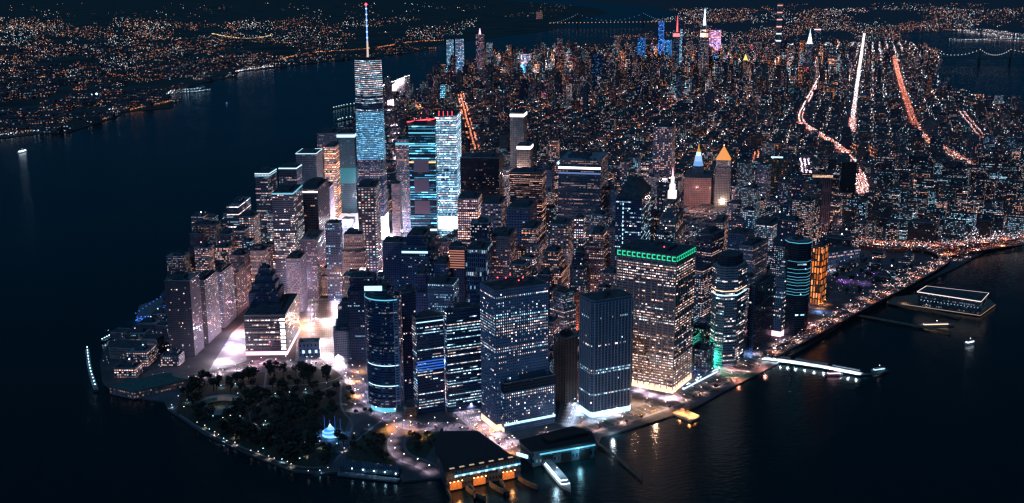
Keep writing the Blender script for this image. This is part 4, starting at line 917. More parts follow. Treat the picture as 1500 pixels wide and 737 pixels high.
# west side: piers and promenades
def blue_pier():
    P = GP((198, 470), (204, 448), (238, 436), (242, 462)); r = root_at('marina_pier', P, 'promontory edged with deep blue lamps on the river side', 'pier'); m = MB(); m.prism(ccw(P), -1.5, .6); m.build('deck', PAVE, r)
    for k in range(16):
        u = k/15; x, y = G(199+40*u, 468-3*u) if k % 2 else G(199+(238-199)*u, 462-26*u); q = MB(); q.octa(x, y, 4, 1.5); q.build('blue_lamp', E_BLUE, r)
    for k in range(3): pt_light('blue_light', *G(205+13*k, 470), 6, 30000, (.06, .25, 1), 1, r)
blue_pier()
for lb, a in (('outermost far pier jutting left into the wide river', [(545, 150), (505, 156), (488, 160)]), ('far pier with a cluster of blue white lamps', [(548, 168), (500, 176), (495, 178)]), ('short far pier just above the tall tower podium lights', [(560, 135), (530, 138)])):
    pp = GP(*a); rr = pier(pp, 26, 2, lb, WOODP)
    for x, y, _ in along(pp, 28, 8): q = MB(); q.octa(x, y, 9, 3); q.build('pier_lamp', E_COOL, rr)
def wharf():
    P = GP((496, 690), (586, 702), (582, 706), (494, 696)); r = root_at('park_wharf', P, 'narrow park wharf lined with blue white lamps', 'wharf'); m = MB(); m.prism(ccw(P), -1.2, .8); m.build('deck', PAVE, r)
    H = 7; Q = ccw(flat([(500, 672), (586, 682), (584, 690), (498, 684)], H)); m = MB(); m.prism(Q, .8, H, st((.05, .09, .1), lit=.1)); m.build('shed', FAC, r)
    for k in range(6):
        x, y = G(500+k*16, 691+k*1.9); q = MB(); q.octa(x, y, 6, .9); q.build('wharf_lamp', E_LAMPB, r); pt_light('wharf_light', x, y, 5.5, 1800, (.4, .75, 1), .5, r)
wharf()
def pier_a():
    H = 11; P = ccw(flat([(160, 566), (196, 574), (276, 556), (274, 545), (240, 549)], H)); r = root_at('old_pier_house', P, 'long low pier house with a dark gabled roof at the park corner', 'pier house'); occupy(P, H)
    m = MB(); m.prism(P, -1, H, st((.3, .22, .2), 4, 5, .5, .5, .5, .7, 1.0, .2), top=False); m.build('wall', FAC, r)
    m = MB(); m.frustum(grow(P, 1), H+.01, inset(P, .5), H+6); m.build('roof', COPPER, r)
pier_a()
def museum():
    for i, (cx, yt, H, wl, wr, lb, wl_) in enumerate([(205, 512, 18, 46, 18, 'long low pale museum building with a lit gable end by the cove', TAN), (228, 498, 26, 22, 12, 'pale lit hotel block behind the long low museum', LM), (180, 488, 14, 18, 10, 'small low pavilion with a copper roof on the promenade', GR),
                                                 (244, 478, 34, 16, 10, 'lit apartment block between the blue pier and the first avenue tower', PK)]):
        tower('low_building', lb, cx, yt, H, None, wl, wr, 20, st(tuple(c*.6 for c in wl_), 3, 4, .4, .4, .2, .45, 1.2, .2), cat='building', pent=False)
museum()
def tip():
    pts = smooth(GP((146, 530), (130, 512), (133, 545), (146, 575)), 2)
for lb, a, n in (('curved promenade edge strung with blue white lamps at the far left tip', [(128, 512), (131, 540), (141, 572)], 13), ('short inner promenade with blue white lamps at the left tip', [(150, 500), (165, 492), (186, 498)], 9)):
    pp = smooth(GP(*a), 1); r = root_at('promenade', pp, lb, 'promenade'); m = MB(); ribbon(m, pp, 7, .5, 2.3); m.build('deck', PAVE, r)
    for k, (x, y, a_) in enumerate(along(pp, max(6, sum(math.dist(p, q) for p, q in zip(pp, pp[1:]))/n))):
        q = MB(); q.tube((x, y, .5), (x, y, 4), .08, 4); q.build('lamp_post', METAL, r); q = MB(); q.octa(x, y, 4.4, .8); q.build('lamp_globe', E_LAMPB, r)
        if k % 2: pt_light('promenade_light', x, y, 4.2, 2500, (.5, .75, 1), .5, r)
def castle():
    x, y = G(322, 596); r = tag(empty('round_fort', x, y), 'low round stone fort with an open court in the dark park', 'fort'); m = MB(); n = 28
    o_ = [(x+31*math.cos(2*math.pi*k/n), y+31*math.sin(2*math.pi*k/n)) for k in range(n)]; i_ = inset(o_, .8)
    for k in range(n):
        a, b, c_, d = o_[k], o_[(k+1) % n], i_[(k+1) % n], i_[k]; m.wall(a, b, 0, 7); m.wall(c_, d, 0, 7); m.face([(*a, 7), (*b, 7), (*c_, 7), (*d, 7)])
    m.build('wall', STONE, r); m = MB(); 
    for k in range(8, 20): a, b, c_, d = inset(o_, .78)[k], inset(o_, .78)[(k+1) % n], inset(o_, .55)[(k+1) % n], inset(o_, .55)[k]; m.face([(*a, 6), (*b, 6), (*c_, 4), (*d, 4)])
    m.build('inner_roof', COPPER, r); pt_light('court_light', x, y, 5, 3500, (1, .75, .65), .6, r)
castle()
def carousel():
    x, y = G(484, 637); r = tag(empty('carousel', x, y), 'shell shaped carousel glowing bright blue in the dark park', 'carousel')
    for k in range(5):
        a = k*1.25; m = MB(); n = 14; rr = 13-2*k; X, Y = x+2*math.cos(a), y+2*math.sin(a)
        m.tube((X, Y, .2+k*2.3), (X, Y, 2.4+k*2.3), rr, 16, r2=rr*.72); m.build('shell', E('shell_%d' % k, (.05, .3, 1) if k % 2 else (.3, .7, 1), 1.1), r)
    m = MB(); m.tube((x, y, 12.5), (x, y, 16), 2.2, 10, r2=.3); m.build('roof_peak', E_COOL, r)
    for k in range(4): pt_light('carousel_light', x+16*math.cos(k*1.57), y+16*math.sin(k*1.57), 5, 3500, (.1, .4, 1), 1, r)
    for k in range(5): q = MB(); q.tube((x-14+k*7, y+16, .2), (x-14+k*7, y+16, 15+k % 2*5), .2, 4); q.build('light_pole', mat('pole_blue%d' % k, (.1, .2, .6), .5, emit=(.02, .12, .8), est=.8), r)
carousel()
# ------------------------------------------------------------------ elevated road, bridges and ramps
def viaduct(name, label, px, wd, h, step=30, pxs=None, cat='elevated road'):
    pts = pxs or smooth([G(a, b, h) for a, b in px], 2); r = root_at(name, pts, label, cat); m = MB(); ribbon(m, pts, wd, h, 1.6); m.build('road_deck', ASPH, r)
    for s_ in (-1, 1): q = MB(); ribbon(q, offs(pts, s_*(wd/2-.25)), .5, h+1.1, 1.05); q.build('side_barrier', CONC, r)
    q = MB(); ribbon(q, pts, .6, h+.9, .88); q.build('median_barrier', CONC, r)
    q = MB(); mk = offs(pts, wd*.25)
    for s_ in (.25, -.25):
        for x, y, a in along(offs(pts, wd*s_), 12): q.box(x, y, h+.01, h+.03, 4, .3, a)
    q.build('lane_markings', PAINT, r)
    q = MB()
    for x, y, a in along(pts, step, 5):
        for s_ in (-1, 1): q.tube((x-math.sin(a)*wd*.3*s_, y+math.cos(a)*wd*.3*s_, -.5), (x-math.sin(a)*wd*.3*s_, y+math.cos(a)*wd*.3*s_, h-1.6), .7, 6)
    q.build('columns', CONC, r); return pts
FDR = viaduct('elevated_highway', 'elevated highway running along the river wall', [(1128, 520), (1190, 488), (1255, 452), (1330, 414), (1372, 390), (1386, 380), (1378, 370), (1350, 363), (1310, 357)], 24, 9)
RMP = viaduct('bridge_approach', 'curving bridge approach road full of red and white car lights', [(1192, 345), (1250, 353), (1310, 362), (1400, 360), (1510, 346)], 24, 14, cat='bridge')
RM2 = viaduct('bridge_ramp', 'lower ramp joining the riverside highway below the bridge approach', [(1385, 374), (1430, 366), (1470, 360), (1510, 356)], 18, 7)
def susp(name, label, tops, H, deckz, sag, wd, mcab, nb, towerm=METAL, back=None):
    r = root_at(name, tops, label, 'bridge'); a, b = tops[0], tops[-1]; t = dirn(a, b); n = (-t[1], t[0]); pts = [(a[0]-t[0]*400, a[1]-t[1]*400)]+list(tops)+[(b[0]+t[0]*400, b[1]+t[1]*400)]
    m = MB(); ribbon(m, pts, wd, deckz, 6); m.build('deck', METAL, r)
    for (x, y) in tops:
        m = MB()
        for s_ in (-1, 1): m.tube((x+n[0]*wd*.45*s_, y+n[1]*wd*.45*s_, -2), (x+n[0]*wd*.45*s_, y+n[1]*wd*.45*s_, H), 5, 6, r2=3.4)
        for z in (deckz+12, H-6): m.tube((x+n[0]*wd*.45, y+n[1]*wd*.45, z), (x-n[0]*wd*.45, y-n[1]*wd*.45, z), 3, 6)
        m.build('bridge_tower', towerm, r)
    c = MB(); bulbs = []
    spans = [(pts[0], deckz, pts[1], H)]+[(p, H, q, H) for p, q in zip(tops, tops[1:])]+[(pts[-2], H, pts[-1], deckz)]
    for (p, z0, q, z1) in spans:
        k_ = 14; prev = None
        for k in range(k_+1):
            u = k/k_; sg = sag if z0 == z1 else sag*.25; z = z0+(z1-z0)*u-4*sg*u*(1-u); pt_ = (p[0]+(q[0]-p[0])*u, p[1]+(q[1]-p[1])*u, z)
            if prev: c.tube(prev, pt_, 1.6, 5)
            prev = pt_; bulbs.append(pt_)
    c.build('main_cable', METAL, r); q_ = MB(); q_.octa(0, 0, 0, nb); me = q_.mesh('cable_lamp', mcab)
    for (x, y, z) in bulbs: inst('cable_lamp', me, r, (x-r.location.x, y-r.location.y, z+3))
    return r, pts
_r, qpts = susp('cantilever_bridge', 'far bridge with a scalloped string of white lamps over the right hand river', [G(1362, 73, 100), G(1436, 73, 100), G(1481, 73, 100)], 100, 42, 42, 30, E('bridge_lamps', (1, .85, .75), 2, 'NONE'), 3.0)
_r, gpts = susp('suspension_bridge', 'distant long suspension bridge with blue cables and amber deck lamps', [G(846, 21, 184), G(943, 20, 184)], 184, 65, 95, 36, E('cable_blue', (.2, .45, 1), .9, 'NONE'), 5)
q = MB(); 
for x, y, a in along(gpts, 55): q.octa(x-6*math.sin(a), y+6*math.cos(a)-20, 68, 8)
q.build('deck_lamps', E('deck_amber', (1, .45, .18), 1.0, 'NONE'), _r)
# ------------------------------------------------------------------ landmarks of the far city
def far(name, label, cx, yt, H, wpx, st_, tiers=None, ex=None, cat='skyscraper', dep=.9):
    x, y = G(cx, yt, H); d = math.dist((x, y), (CX, CY)); W = wpx*d/FOC; r = empty(name, x, y); tag(r, label, cat); p = rect(x, y, W*.82, W*.82*dep, rad(-29)); occupy(p, H, 8)
    z = 0; m = MB(); last = p
    for sc, tp in (tiers or [(1, 1)]):
        q = inset(p, sc); m.prism(q, z, H*tp, st_, 0, tmi=1); z = H*tp; last = q
    m.build('wall', [FAC, ROOF], r)
    if ex: ex(r, last, H, x, y)
    return r
FB = (7, 8, .6, .55)
def fs(wall, lit, warm, bright, band=.2, bay=8, fh=9, tint=(1, 1, 1), wu=.6, wv=.55): return st(wall, bay, fh, wu, wv, lit, warm, bright, band, tint)
def mast(r, p, H, x, y, h, m, r0=4): q = MB(); q.tube((x, y, H), (x, y, H+h), r0, 6, r2=.8); q.build('mast', m, r)
def esb(r, p, H, x, y):
    q = MB(); q.prism(inset(p, 1.01), H-70, H-26, st((.6, .5, .4), 9, 60, .75, .98, 1, .66, 1.5, 0, (1, .9, .75)), 0, tmi=0); q.build('lit_crown', FAC, r)
    q = MB(); q.prism(inset(p, .66), H-26, H, None, 0); q.build('lit_crown_top', E('crown_warm', (1, .85, .75), 1.6, 'NONE'), r); mast(r, p, H, x, y, 98, E('mast_bluewhite', (.45, .7, 1), 4, 'NONE'), 9)
far('art_deco_skyscraper', 'far skyscraper with a cream lit stepped crown and a blue white needle', 1032, 37, 345, 16, fs((.35, .32, .3), .5, .55, 1.2), [(1, .8), (.8, 1)], esb)
def chry(r, p, H, x, y):
    z = H
    for s_, h in ((.95, 22), (.7, 20), (.42, 22)): q = MB(); q.frustum(inset(p, s_), z, inset(p, s_*.72), z+h); q.build('lit_crown', E('chrome_crown', (.85, .92, 1), 2.2, 'NONE'), r); z += h
    mast(r, p, z, x, y, 35, E_COOL, 4)
far('art_deco_skyscraper', 'far slender skyscraper with a white lit triangular tiered crown', 1186, 64, 200, 9, fs((.25, .25, .27), .4, .4, 1.0), None, chry)
def p432(r, p, H, x, y):
    for k in range(6): q = MB(); g = grow(p, 1); q.prism(g, H-22-60*k, H-12-60*k); q.build('lit_gap', E('gap_glow_%d' % k, ((1, .5, .42) if k < 4 else (.6, .9, 1)), .8+.25*k, 'NONE'), r)
far('pencil_tower', 'extremely slender far tower with evenly spaced glowing gaps', 1143, 5, 420, 8, fs((.2, .2, .22), .35, .6, .6), None, p432)
def boa(r, p, H, x, y): mast(r, p, H, x, y, 110, E('mast_red', (1, .08, .1), 3, 'NONE'), 6); q = MB(); q.prism(grow(p, 1), H-30, H-8); q.build('lit_crown', E('crown_red', (1, .25, .25), 1.4, 'NONE'), r)
far('glass_skyscraper', 'far tower with a red lit spire and red crown', 992, 47, 270, 12, fs((.1, .1, .14), .4, .35, 1.1), None, boa)
far('glass_skyscraper', 'thin far tower edged by one pale blue vertical line', 998, 42, 300, 4, fs((.3, .35, .4), .9, .15, 1.6, 0), None)
far('glass_skyscraper', 'far skyscraper washed in royal blue light', 969, 32, 320, 9, fs((.05, .1, .3), .85, 0, 2.4, 0, tint=(.25, .45, 1)))
far('office_tower', 'broad far tower with a violet pink lit face', 1048, 44, 240, 18, fs((.5, .3, .5), .95, .5, 1.3, 0, tint=(.9, .55, 1), wu=.95, wv=.95), cat='office tower')
far('office_tower', 'narrow blue lit tower in front of the violet one', 1047, 80, 160, 10, fs((.05, .1, .2), .7, 0, 1.8, .1, tint=(.4, .8, 1)), cat='office tower')
far('office_tower', 'far tower with an electric blue upper face, left of the royal blue one', 940, 55, 220, 12, fs((.05, .1, .2), .8, 0, 2.2, 0, tint=(.2, .5, 1)), cat='office tower')
far('office_tower', 'electric blue lit block right of the royal blue skyscraper', 979, 58, 190, 12, fs((.05, .1, .2), .8, 0, 2.4, 0, tint=(.3, .6, 1)), cat='office tower')
far('office_tower', 'blue lit slab under the royal blue skyscraper', 958, 66, 150, 9, fs((.05, .1, .2), .7, 0, 2.2, 0, tint=(.3, .5, 1)), cat='office tower')
far('glass_skyscraper', 'far teal blue glass tower at the river bend', 659, 58, 230, 10, fs((.1, .2, .3), .9, .12, 1.5, 0))
far('glass_skyscraper', 'taller pale violet glass tower beside the teal one at the river bend', 673, 57, 260, 12, fs((.2, .2, .3), .95, .25, 1.4, 0, tint=(.85, .85, 1)))
far('glass_skyscraper', 'far glass tower with a pink triangular top light', 703, 50, 260, 12, fs((.2, .15, .2), .7, .5, 1.0, 0, tint=(1, .75, .85)), None, lambda r, p, H, x, y: mast(r, p, H, x, y, 40, E_PINK, 8))
far('office_tower', 'grey violet tower right of the one with the pink triangular top', 717, 62, 200, 9, fs((.2, .2, .25), .7, .35, 1.1, 0), cat='office tower')
def twotone(r, p, H, x, y): q = MB(); q.prism(grow(p, 1.2), 20, H*.55, fs((.05, .2, .4), .97, 0, 1.7, 0, tint=(.35, .75, 1), wu=.9, wv=.9)); q.build('blue_lower_wall', FAC, r)
far('glass_tower', 'far tower pale pink above and bright blue below', 770, 79, 150, 14, fs((.4, .3, .45), .95, .4, 1.2, 0, tint=(.9, .8, 1), wu=.9, wv=.9), None, twotone, cat='office tower')
far('glass_tower', 'small cyan lit tower in the low rise quarter left of the sixth avenue lights', 648, 124, 95, 7, fs((.1, .2, .25), .9, .05, 2.0, 0, tint=(.6, 1, 1)), cat='office tower')
far('office_tower', 'dark blue glass slab beside a white lit triangle', 876, 80, 150, 18, fs((.03, .07, .18), .35, .0, .9, .3), cat='office tower')
far('arena', 'broad low building with magenta pink lit front', 844, 94, 60, 20, fs((.4, .15, .25), .6, .6, 1.5, .2, tint=(1, .45, .75)), cat='building')
def tri(): 
    x, y = G(862, 108); r = tag(empty('illuminated_gable', x, y), 'narrow white triangular lit gable before the dark blue slab', 'building'); m = MB(); W = 24; p = rect(x, y, W, 18, rad(-15)); m.frustum(p, 0, inset(p, .12), 62); m.build('wall', E('gable_white', (.95, .97, 1), 2, 'NONE'), r)
tri()
def clock(r, p, H, x, y): q = MB(); q.frustum(p, H, inset(p, .1), H+34); q.build('gilded_roof', E('gold_clock', (1, .6, .12), 1.6, 'NONE'), r)
far('clock_tower', 'small far tower with a golden pyramid top below the violet tower', 1092, 88, 150, 7, fs((.35, .3, .2), .5, .75, 1.2), None, clock)
far('slim_tower', 'thin orange lit far tower left of the tiered crown', 1175, 59, 190, 6, fs((.4, .2, .08), .9, .95, 1.3, 0, tint=(1, .7, .4)))
far('office_tower', 'far dark tower with a white top line right of the tiered crown', 1198, 42, 240, 10, fs((.1, .12, .16), .35, .3, 1.0), None, lambda r, p, H, x, y: (lambda q: (q.prism(grow(p, 1), H-10, H-2), q.build('lit_band', E_PINK, r)))(MB()), cat='office tower')
far('power_station', 'golden lit block in the right hand low rise quarter', 1217, 128, 60, 13, fs((.4, .3, .15), .6, .85, 1.3, .1, tint=(1, .85, .5)), cat='building')
far('office_tower', 'far tower with warm white lit rows right of the tiered crown tower', 1220, 78, 150, 15, fs((.2, .18, .17), .7, .62, 1.2, .7), cat='office tower')
far('apartment_tower', 'lone brown lit tower across the upper river above the far shore', 790, 17, 130, 9, fs((.4, .25, .2), .7, .7, 1.0, .1), cat='apartment tower')
for cx, yt, H, w_, lb in ((905, 52, 190, 9, 'far warm lit tower at the left edge of the blue lit group'), (820, 56, 180, 8, 'far tower with warm dots above the dark river bend'), (893, 76, 170, 10, 'gold dotted tower left of the electric blue group'), (745, 66, 150, 8, 'dim far tower between the pink topped and two tone towers'),
                          (1010, 60, 190, 10, 'far grey tower between the red spire and the cream crown'), (1075, 55, 170, 12, 'far brown tower right of the violet tower'), (1110, 60, 160, 14, 'broad far block of warm rows between violet tower and pencil tower'), (1160, 66, 180, 10, 'far tower just right of the pencil tower foot'),
                          (1125, 70, 170, 12, 'far tower with orange lit top left of the pencil tower'), (930, 80, 160, 8, 'far grey tower below the electric blue face')):
    far('office_tower', lb, cx, yt, H, w_, fs((.22, .18, .18), .5, .6, 1.3, .2), cat='office tower')

# ------------------------------------------------------------------ infill blocks, each its own building
def inpoly(x, y, P):
    c = False; n = len(P); j = n-1
    for i in range(n):
        if (P[i][1] > y) != (P[j][1] > y) and x < (P[j][0]-P[i][0])*(y-P[i][1])/(P[j][1]-P[i][1])+P[i][0]: c = not c
        j = i
    return c
OPEN = [(200, 640), (255, 540), (390, 534), (430, 535), (440, 430), (498, 432), (498, 525), (545, 530), (548, 606), (600, 618), (660, 612), (690, 608), (730, 630), (830, 600), (848, 622), (905, 600), (1000, 560), (1060, 560), (1000, 640), (700, 760), (200, 760)]
OPEN3 = [(286, 565), (286, 518), (352, 455), (378, 440), (378, 545)]
OPEN4 = [(1150, 440), (1185, 418), (1230, 400), (1262, 440), (1172, 498)]
OPEN2 = [(1215, 398), (1275, 398), (1275, 418), (1225, 424)]
LOW2 = [(1200, 385), (1370, 366), (1310, 440), (1200, 450)]
def nearroad(x, y, m=14):
    for pts, wd in ROADS.values():
        lim = (wd/2+m)**2
        for i in range(0, len(pts), 1):
            if abs(pts[i][0]-x) < 60 and abs(pts[i][1]-y) < 60:
                a = pts[i]; b = pts[min(i+1, len(pts)-1)]; L2 = (b[0]-a[0])**2+(b[1]-a[1])**2 or 1
                u = max(0, min(1, ((x-a[0])*(b[0]-a[0])+(y-a[1])*(b[1]-a[1]))/L2)); q = (a[0]+u*(b[0]-a[0]), a[1]+u*(b[1]-a[1]))
                if (q[0]-x)**2+(q[1]-y)**2 < lim: return True
        for a, b in zip(pts, pts[1:]):
            if math.dist(a, b) > 60:
                L2 = (b[0]-a[0])**2+(b[1]-a[1])**2; u = max(0, min(1, ((x-a[0])*(b[0]-a[0])+(y-a[1])*(b[1]-a[1]))/L2)); q = (a[0]+u*(b[0]-a[0]), a[1]+u*(b[1]-a[1]))
                if (q[0]-x)**2+(q[1]-y)**2 < lim: return True
    return False
ROADS['_fdr'] = (FDR, 22); ROADS['_rmp'] = (RMP, 22); ROADS['_rm2'] = (RM2, 16)
MANL = [p for p in MAN]
GRID = {}
for f in FOOT: GRID.setdefault((int(f[0]//150), int(f[1]//150)), []).append(f)
def free(x, y, r, k=.82):
    gx, gy = int(x//150), int(y//150)
    for i in (-1, 0, 1):
        for j in (-1, 0, 1):
            for f in GRID.get((gx+i, gy+j), ()):
                if math.hypot(f[0]-x, f[1]-y) < f[2]+r*k: return False
    return True
_av = (math.sin(rad(29)), math.cos(rad(29)))
for _i, (_x, _y) in enumerate(((600, 190), (735, 205), (800, 190), (872, 215), (935, 190), (1040, 200))):
    _s = G(_x, _y); ROADS['far%d' % _i] = ([_s, (_s[0]+_av[0]*1800, _s[1]+_av[1]*1800), (_s[0]+_av[0]*5200, _s[1]+_av[1]*5200)], 12)
cand = []
def cell_grid(az, x0, x1, y0, y1, sx_, sy_):
    a = rad(az); A = (math.sin(a), math.cos(a)); B = (math.cos(a), -math.sin(a)); out = []
    cx_, cy_ = (x0+x1)/2, (y0+y1)/2; n = int(max(x1-x0, y1-y0)*.75/min(sx_, sy_))+2
    for i in range(-n, n+1):
        for j in range(-n, n+1):
            x = cx_+A[0]*i*sy_+B[0]*j*sx_; y = cy_+A[1]*i*sy_+B[1]*j*sx_
            if x0 <= x < x1 and y0 <= y < y1: out.append((x, y, az))
    return out
cells = cell_grid(14, -600, -20, 250, 1350, 50, 56)+cell_grid(30, -20, 340, 60, 1350, 46, 48)+cell_grid(45, 340, 1000, 60, 1350, 46, 48)+cell_grid(40, 1000, 2300, 500, 1350, 62, 52)+cell_grid(29, -400, 2600, 1350, 1850, 52, 50)
sel = []
for x, y, az in cells:
    q = PJ(x, y)
    if not (-20 < q[0] < 1530): continue
    if not inpoly(x, y, MANL) or inpoly(q[0], q[1], OPEN) or inpoly(q[0], q[1], OPEN2) or inpoly(q[0], q[1], OPEN3) or inpoly(q[0], q[1], OPEN4) or nearroad(x, y): continue
    if 480 < q[0] < 612 and 600 < y < 1260: continue
    if not free(x, y, 20): continue
    sel.append((math.hypot(x-CX, y-CY), x, y, az))
sel.sort(); print('infill candidates', len(sel), 'towers', len(FOOT))
NIND = 290
pal = [((.3, .19, .15), 'brown brick'), ((.34, .3, .26), 'tan stone'), ((.14, .15, .18), 'dark grey'), ((.07, .1, .16), 'navy blue'), ((.3, .25, .27), 'mauve grey'), ((.2, .16, .15), 'dull brown')]
def litword(l, w_): return ('densely lit with ' if l > .36 else 'lit by scattered ' if l > .18 else 'nearly dark with a few ')+('warm' if w_ > .6 else 'cool white' if w_ < .42 else 'pinkish white')+' windows'
NAMES = [(f, o_) for f, o_ in []]
heroes = [(PJ(o_.location.x, o_.location.y), o_['label']) for o_ in C.objects if o_.type == 'EMPTY' and o_.parent is None and o_.get('category', '').endswith(('tower', 'building', 'block', 'skyscraper'))]
usedlab = {}
BUFS = {}
def infill(i, d, x, y, az):
    rn = random.Random(i*77+5); east = x > 900; fidi = y < 1300 and not east
    w1, w2 = rn.uniform(26, 38), rn.uniform(26, 38)
    if east: w1, w2 = rn.choice([(58, 18), (24, 24), (46, 20)])
    if fidi: H = rn.choice((40, 52, 62, 74, 86, 98, 112)) * (1 if y > 330 else .6) * (1.5 if x > 330 and y > 330 else 1.2 if x > 150 and y > 330 else 1)
    elif east: H = rn.choice((18, 24, 45, 50, 52, 55)) if y < 1350 else rn.choice((16, 18, 22, 45))
    else: H = rn.choice((18, 22, 26, 32, 40, 55, 80))
    if x < -60 and y < 700: H *= .8
    if 985 < PJ(x, y)[0] < 1075 and PJ(x, y)[1] > 316: H = min(H, 34)
    if inpoly(*PJ(x, y), LOW2): H = rn.choice((9, 12, 14)); w1, w2 = rn.uniform(18, 34), rn.uniform(16, 24)
    if PJ(x, y)[0] < 292: H = min(H, rn.choice((12, 16, 24)))
    if fidi and y > 700 and -140 < x < 230: H = min(H, 38)
    wall, cn = rn.choice(pal[:1]+pal[5:]+pal[2:3] if east else pal)
    if east: wall = tuple(c*.4 for c in wall)
    lit = rn.choice((.16, .24, .32, .42, .5)); warm = rn.choice((.2, .35, .45, .5, .58)); wall = tuple(c*(.7, .72, .8)[k_] for k_, c in enumerate(wall)); s_ = st(wall, rn.uniform(2.9, 4.0), rn.uniform(3.6, 4.3), rn.uniform(.45, .65), .5, lit, warm, rn.uniform(2.0, 4.2), rn.choice((.1, .2, .5)), seed=rn.random()*50)
    p = rect(x, y, w1, w2, -rad(az)); return p, H, s_, cn, lit, warm, east, rn
def kindname(H, east): return 'low_rise_building' if H < 30 else ('apartment_slab' if east else ('mid_rise_building' if H < 60 else 'high_rise_building'))
cnt = 0
for i, (d, x, y, az) in enumerate(sel[:NIND]):
    p, H, s_, cn, lit, warm, east, rn = infill(i, d, x, y, az)
    q = PJ(x, y)
    r = empty(kindname(H, east), x, y); m = MB(); tiered = H > 50 and rn.random() < .45
    if tiered: m.prism(p, 0, H*.75, s_, 0, tmi=1); m.prism(inset(p, .72), H*.75, H, s_, 0, tmi=1); tp = inset(p, .72)
    else: m.prism(p, 0, H, s_, 0, top=False); tp = p
    m.build('wall', [FAC, ROOF], r); roof_kit(tp, H, r, rn, True, near=d < 2300, units=1)
    if rn.random() < .5: q_ = MB(); q_.octa(x+rn.uniform(-8, 8), y+rn.uniform(-8, 8), H+9, rn.uniform(.8, 1.6)); q_.build('roof_lamp', rn.choice((E_LAMPW, E_LAMPB, E_WHITE, E_COOL, E_PINK)), r)  # glowing point added on the roof for sparkle of street glints
    if rn.random() < .35: c_ = tp[2]; water_tank(c_[0]*.8+x*.2, c_[1]*.8+y*.2, H+.02, r)
    heroes.sort(key=lambda h: math.dist(h[0], q)) if False else None
    hs = sorted(heroes, key=lambda h: math.dist(h[0], q))[:1][0]
    dx, dy = q[0]-hs[0][0], q[1]-hs[0][1]
    rel = ('just right of' if dx > 0 else 'just left of') if abs(dx) > abs(dy)*1.3 else ('behind' if dy < 0 else 'in front of')
    hw = hs[1].split(); short = ' '.join(hw[:5]) if len(hw) > 5 else hs[1]
    r['_rel'] = rel; r['label'] = 'x'
    key = (cn, rel, hs[1]); usedlab.setdefault(key, []).append((r, H, lit, warm, kindname(H, east)))
    tag(r, None, 'building')
    r['group'] = 'ordinary blocks filling the streets around the landmark towers'
def noun(label):                               # the landmark's own noun phrase, cut before its position words
    for w_ in (' with ', ' by ', ' between ', ' behind ', ' in front', ' beside ', ' right of', ' left of', ' below ', ' above ', ' at the ', ' under ', ' glowing', ' on the', ' squeezed', ' tucked', ' among', ' halfway', ' full of', ' over ', ' just ', ' topped', ' outlined', ' rising', ' nearest', ' up the', ' facing', ' washed', ' in the '):
        k = label.find(w_)
        if k > 8: label = label[:k]
    return label
seen = set()
for (cn, rel, hl), lst in usedlab.items():
    lst.sort(key=lambda e: e[1])
    for k, (r, H, lit, warm, kn) in enumerate(lst):
        rank = '' if len(lst) == 1 else (('shorter ', 'taller ')[k] if len(lst) == 2 else ('lowest ' if k == 0 else 'tallest ' if k == len(lst)-1 else ('second lowest ', 'third lowest ', 'fourth lowest ', 'fifth lowest ', 'sixth lowest ', 'seventh lowest ')[min(k-1, 5)]))
        lab = '%s%s block %s the %s' % (rank, cn, rel, hl)
        ws = lab.split()
        if len(ws) > 16:
            pre = '%s%s block %s the' % (rank, cn, rel); room = 16-len(pre.split()); hw = hl.split()
            cuts = [i for i in range(2, len(hw)) if i <= room and hw[i] in ('with', 'by', 'between', 'behind', 'in', 'beside', 'right', 'left', 'below', 'above', 'at', 'under', 'on', 'near', 'halfway', 'over', 'just', 'and', 'rising', 'up', 'facing', 'among', 'squeezed', 'tucked', 'full', 'per', 'from', 'its') and hw[i-1] not in ('just', 'bright', 'the', 'of', 'halfway', 'with', 'full')]
            lab = pre+' '+' '.join(hw[:max(cuts) if cuts else room])
            while lab.split()[-1] in ('the', 'of', 'a', 'with', 'its', 'and', 'in', 'by', 'to', 'beside', 'behind', 'at', 'between', 'on', 'its', 'left', 'right', 'just', 'above', 'below', 'from', 'one', 'under'): lab = ' '.join(lab.split()[:-1])
        while lab in seen: print('DUP', lab); lab = 'another '+lab
        seen.add(lab); r['label'] = lab; del r['_rel']
# ------------------------------------------------------------------ the rest of the city: past the 300 largest, one mass
def box_stuff(buf, p, H, s_, h2=0):
    buf.prism(p, 0, H, s_, 0, tmi=1)
B1 = MB()
for i, (d, x, y, az) in enumerate(sel[NIND:]):
    p, H, s_, *_r = infill(i+NIND, d, x, y, az); box_stuff(B1, p, H, s_)
L1 = MB()                                      # lamps of the far streets
WARMS = [(1, .62, .55), (1, .78, .76), (1, .55, .45), (1, .4, .2), (.7, .9, 1), (1, .85, .85), (.55, .85, 1)]
def lamp(x, y, z, d, rn, colr=None, k=1.0, buf=None, pw=1.0):
    c = colr or rn.choice(WARMS); s_ = pw*(.5+3.0*rn.random()**3)*(.5 if c[2] < .36 else .75 if c[2] < .6 else 1); (buf or L1).octa(x, y, z, max(.5, d*.00029*k*rn.uniform(.6, 1.5)), [[0]*4, [1]*4, [0]*4, [*c, s_]])
rn = random.Random(11)
cells = cell_grid(29, -800, 7500, 1850, 9000, 62, 44); nb = 0
import mathutils.noise as mn
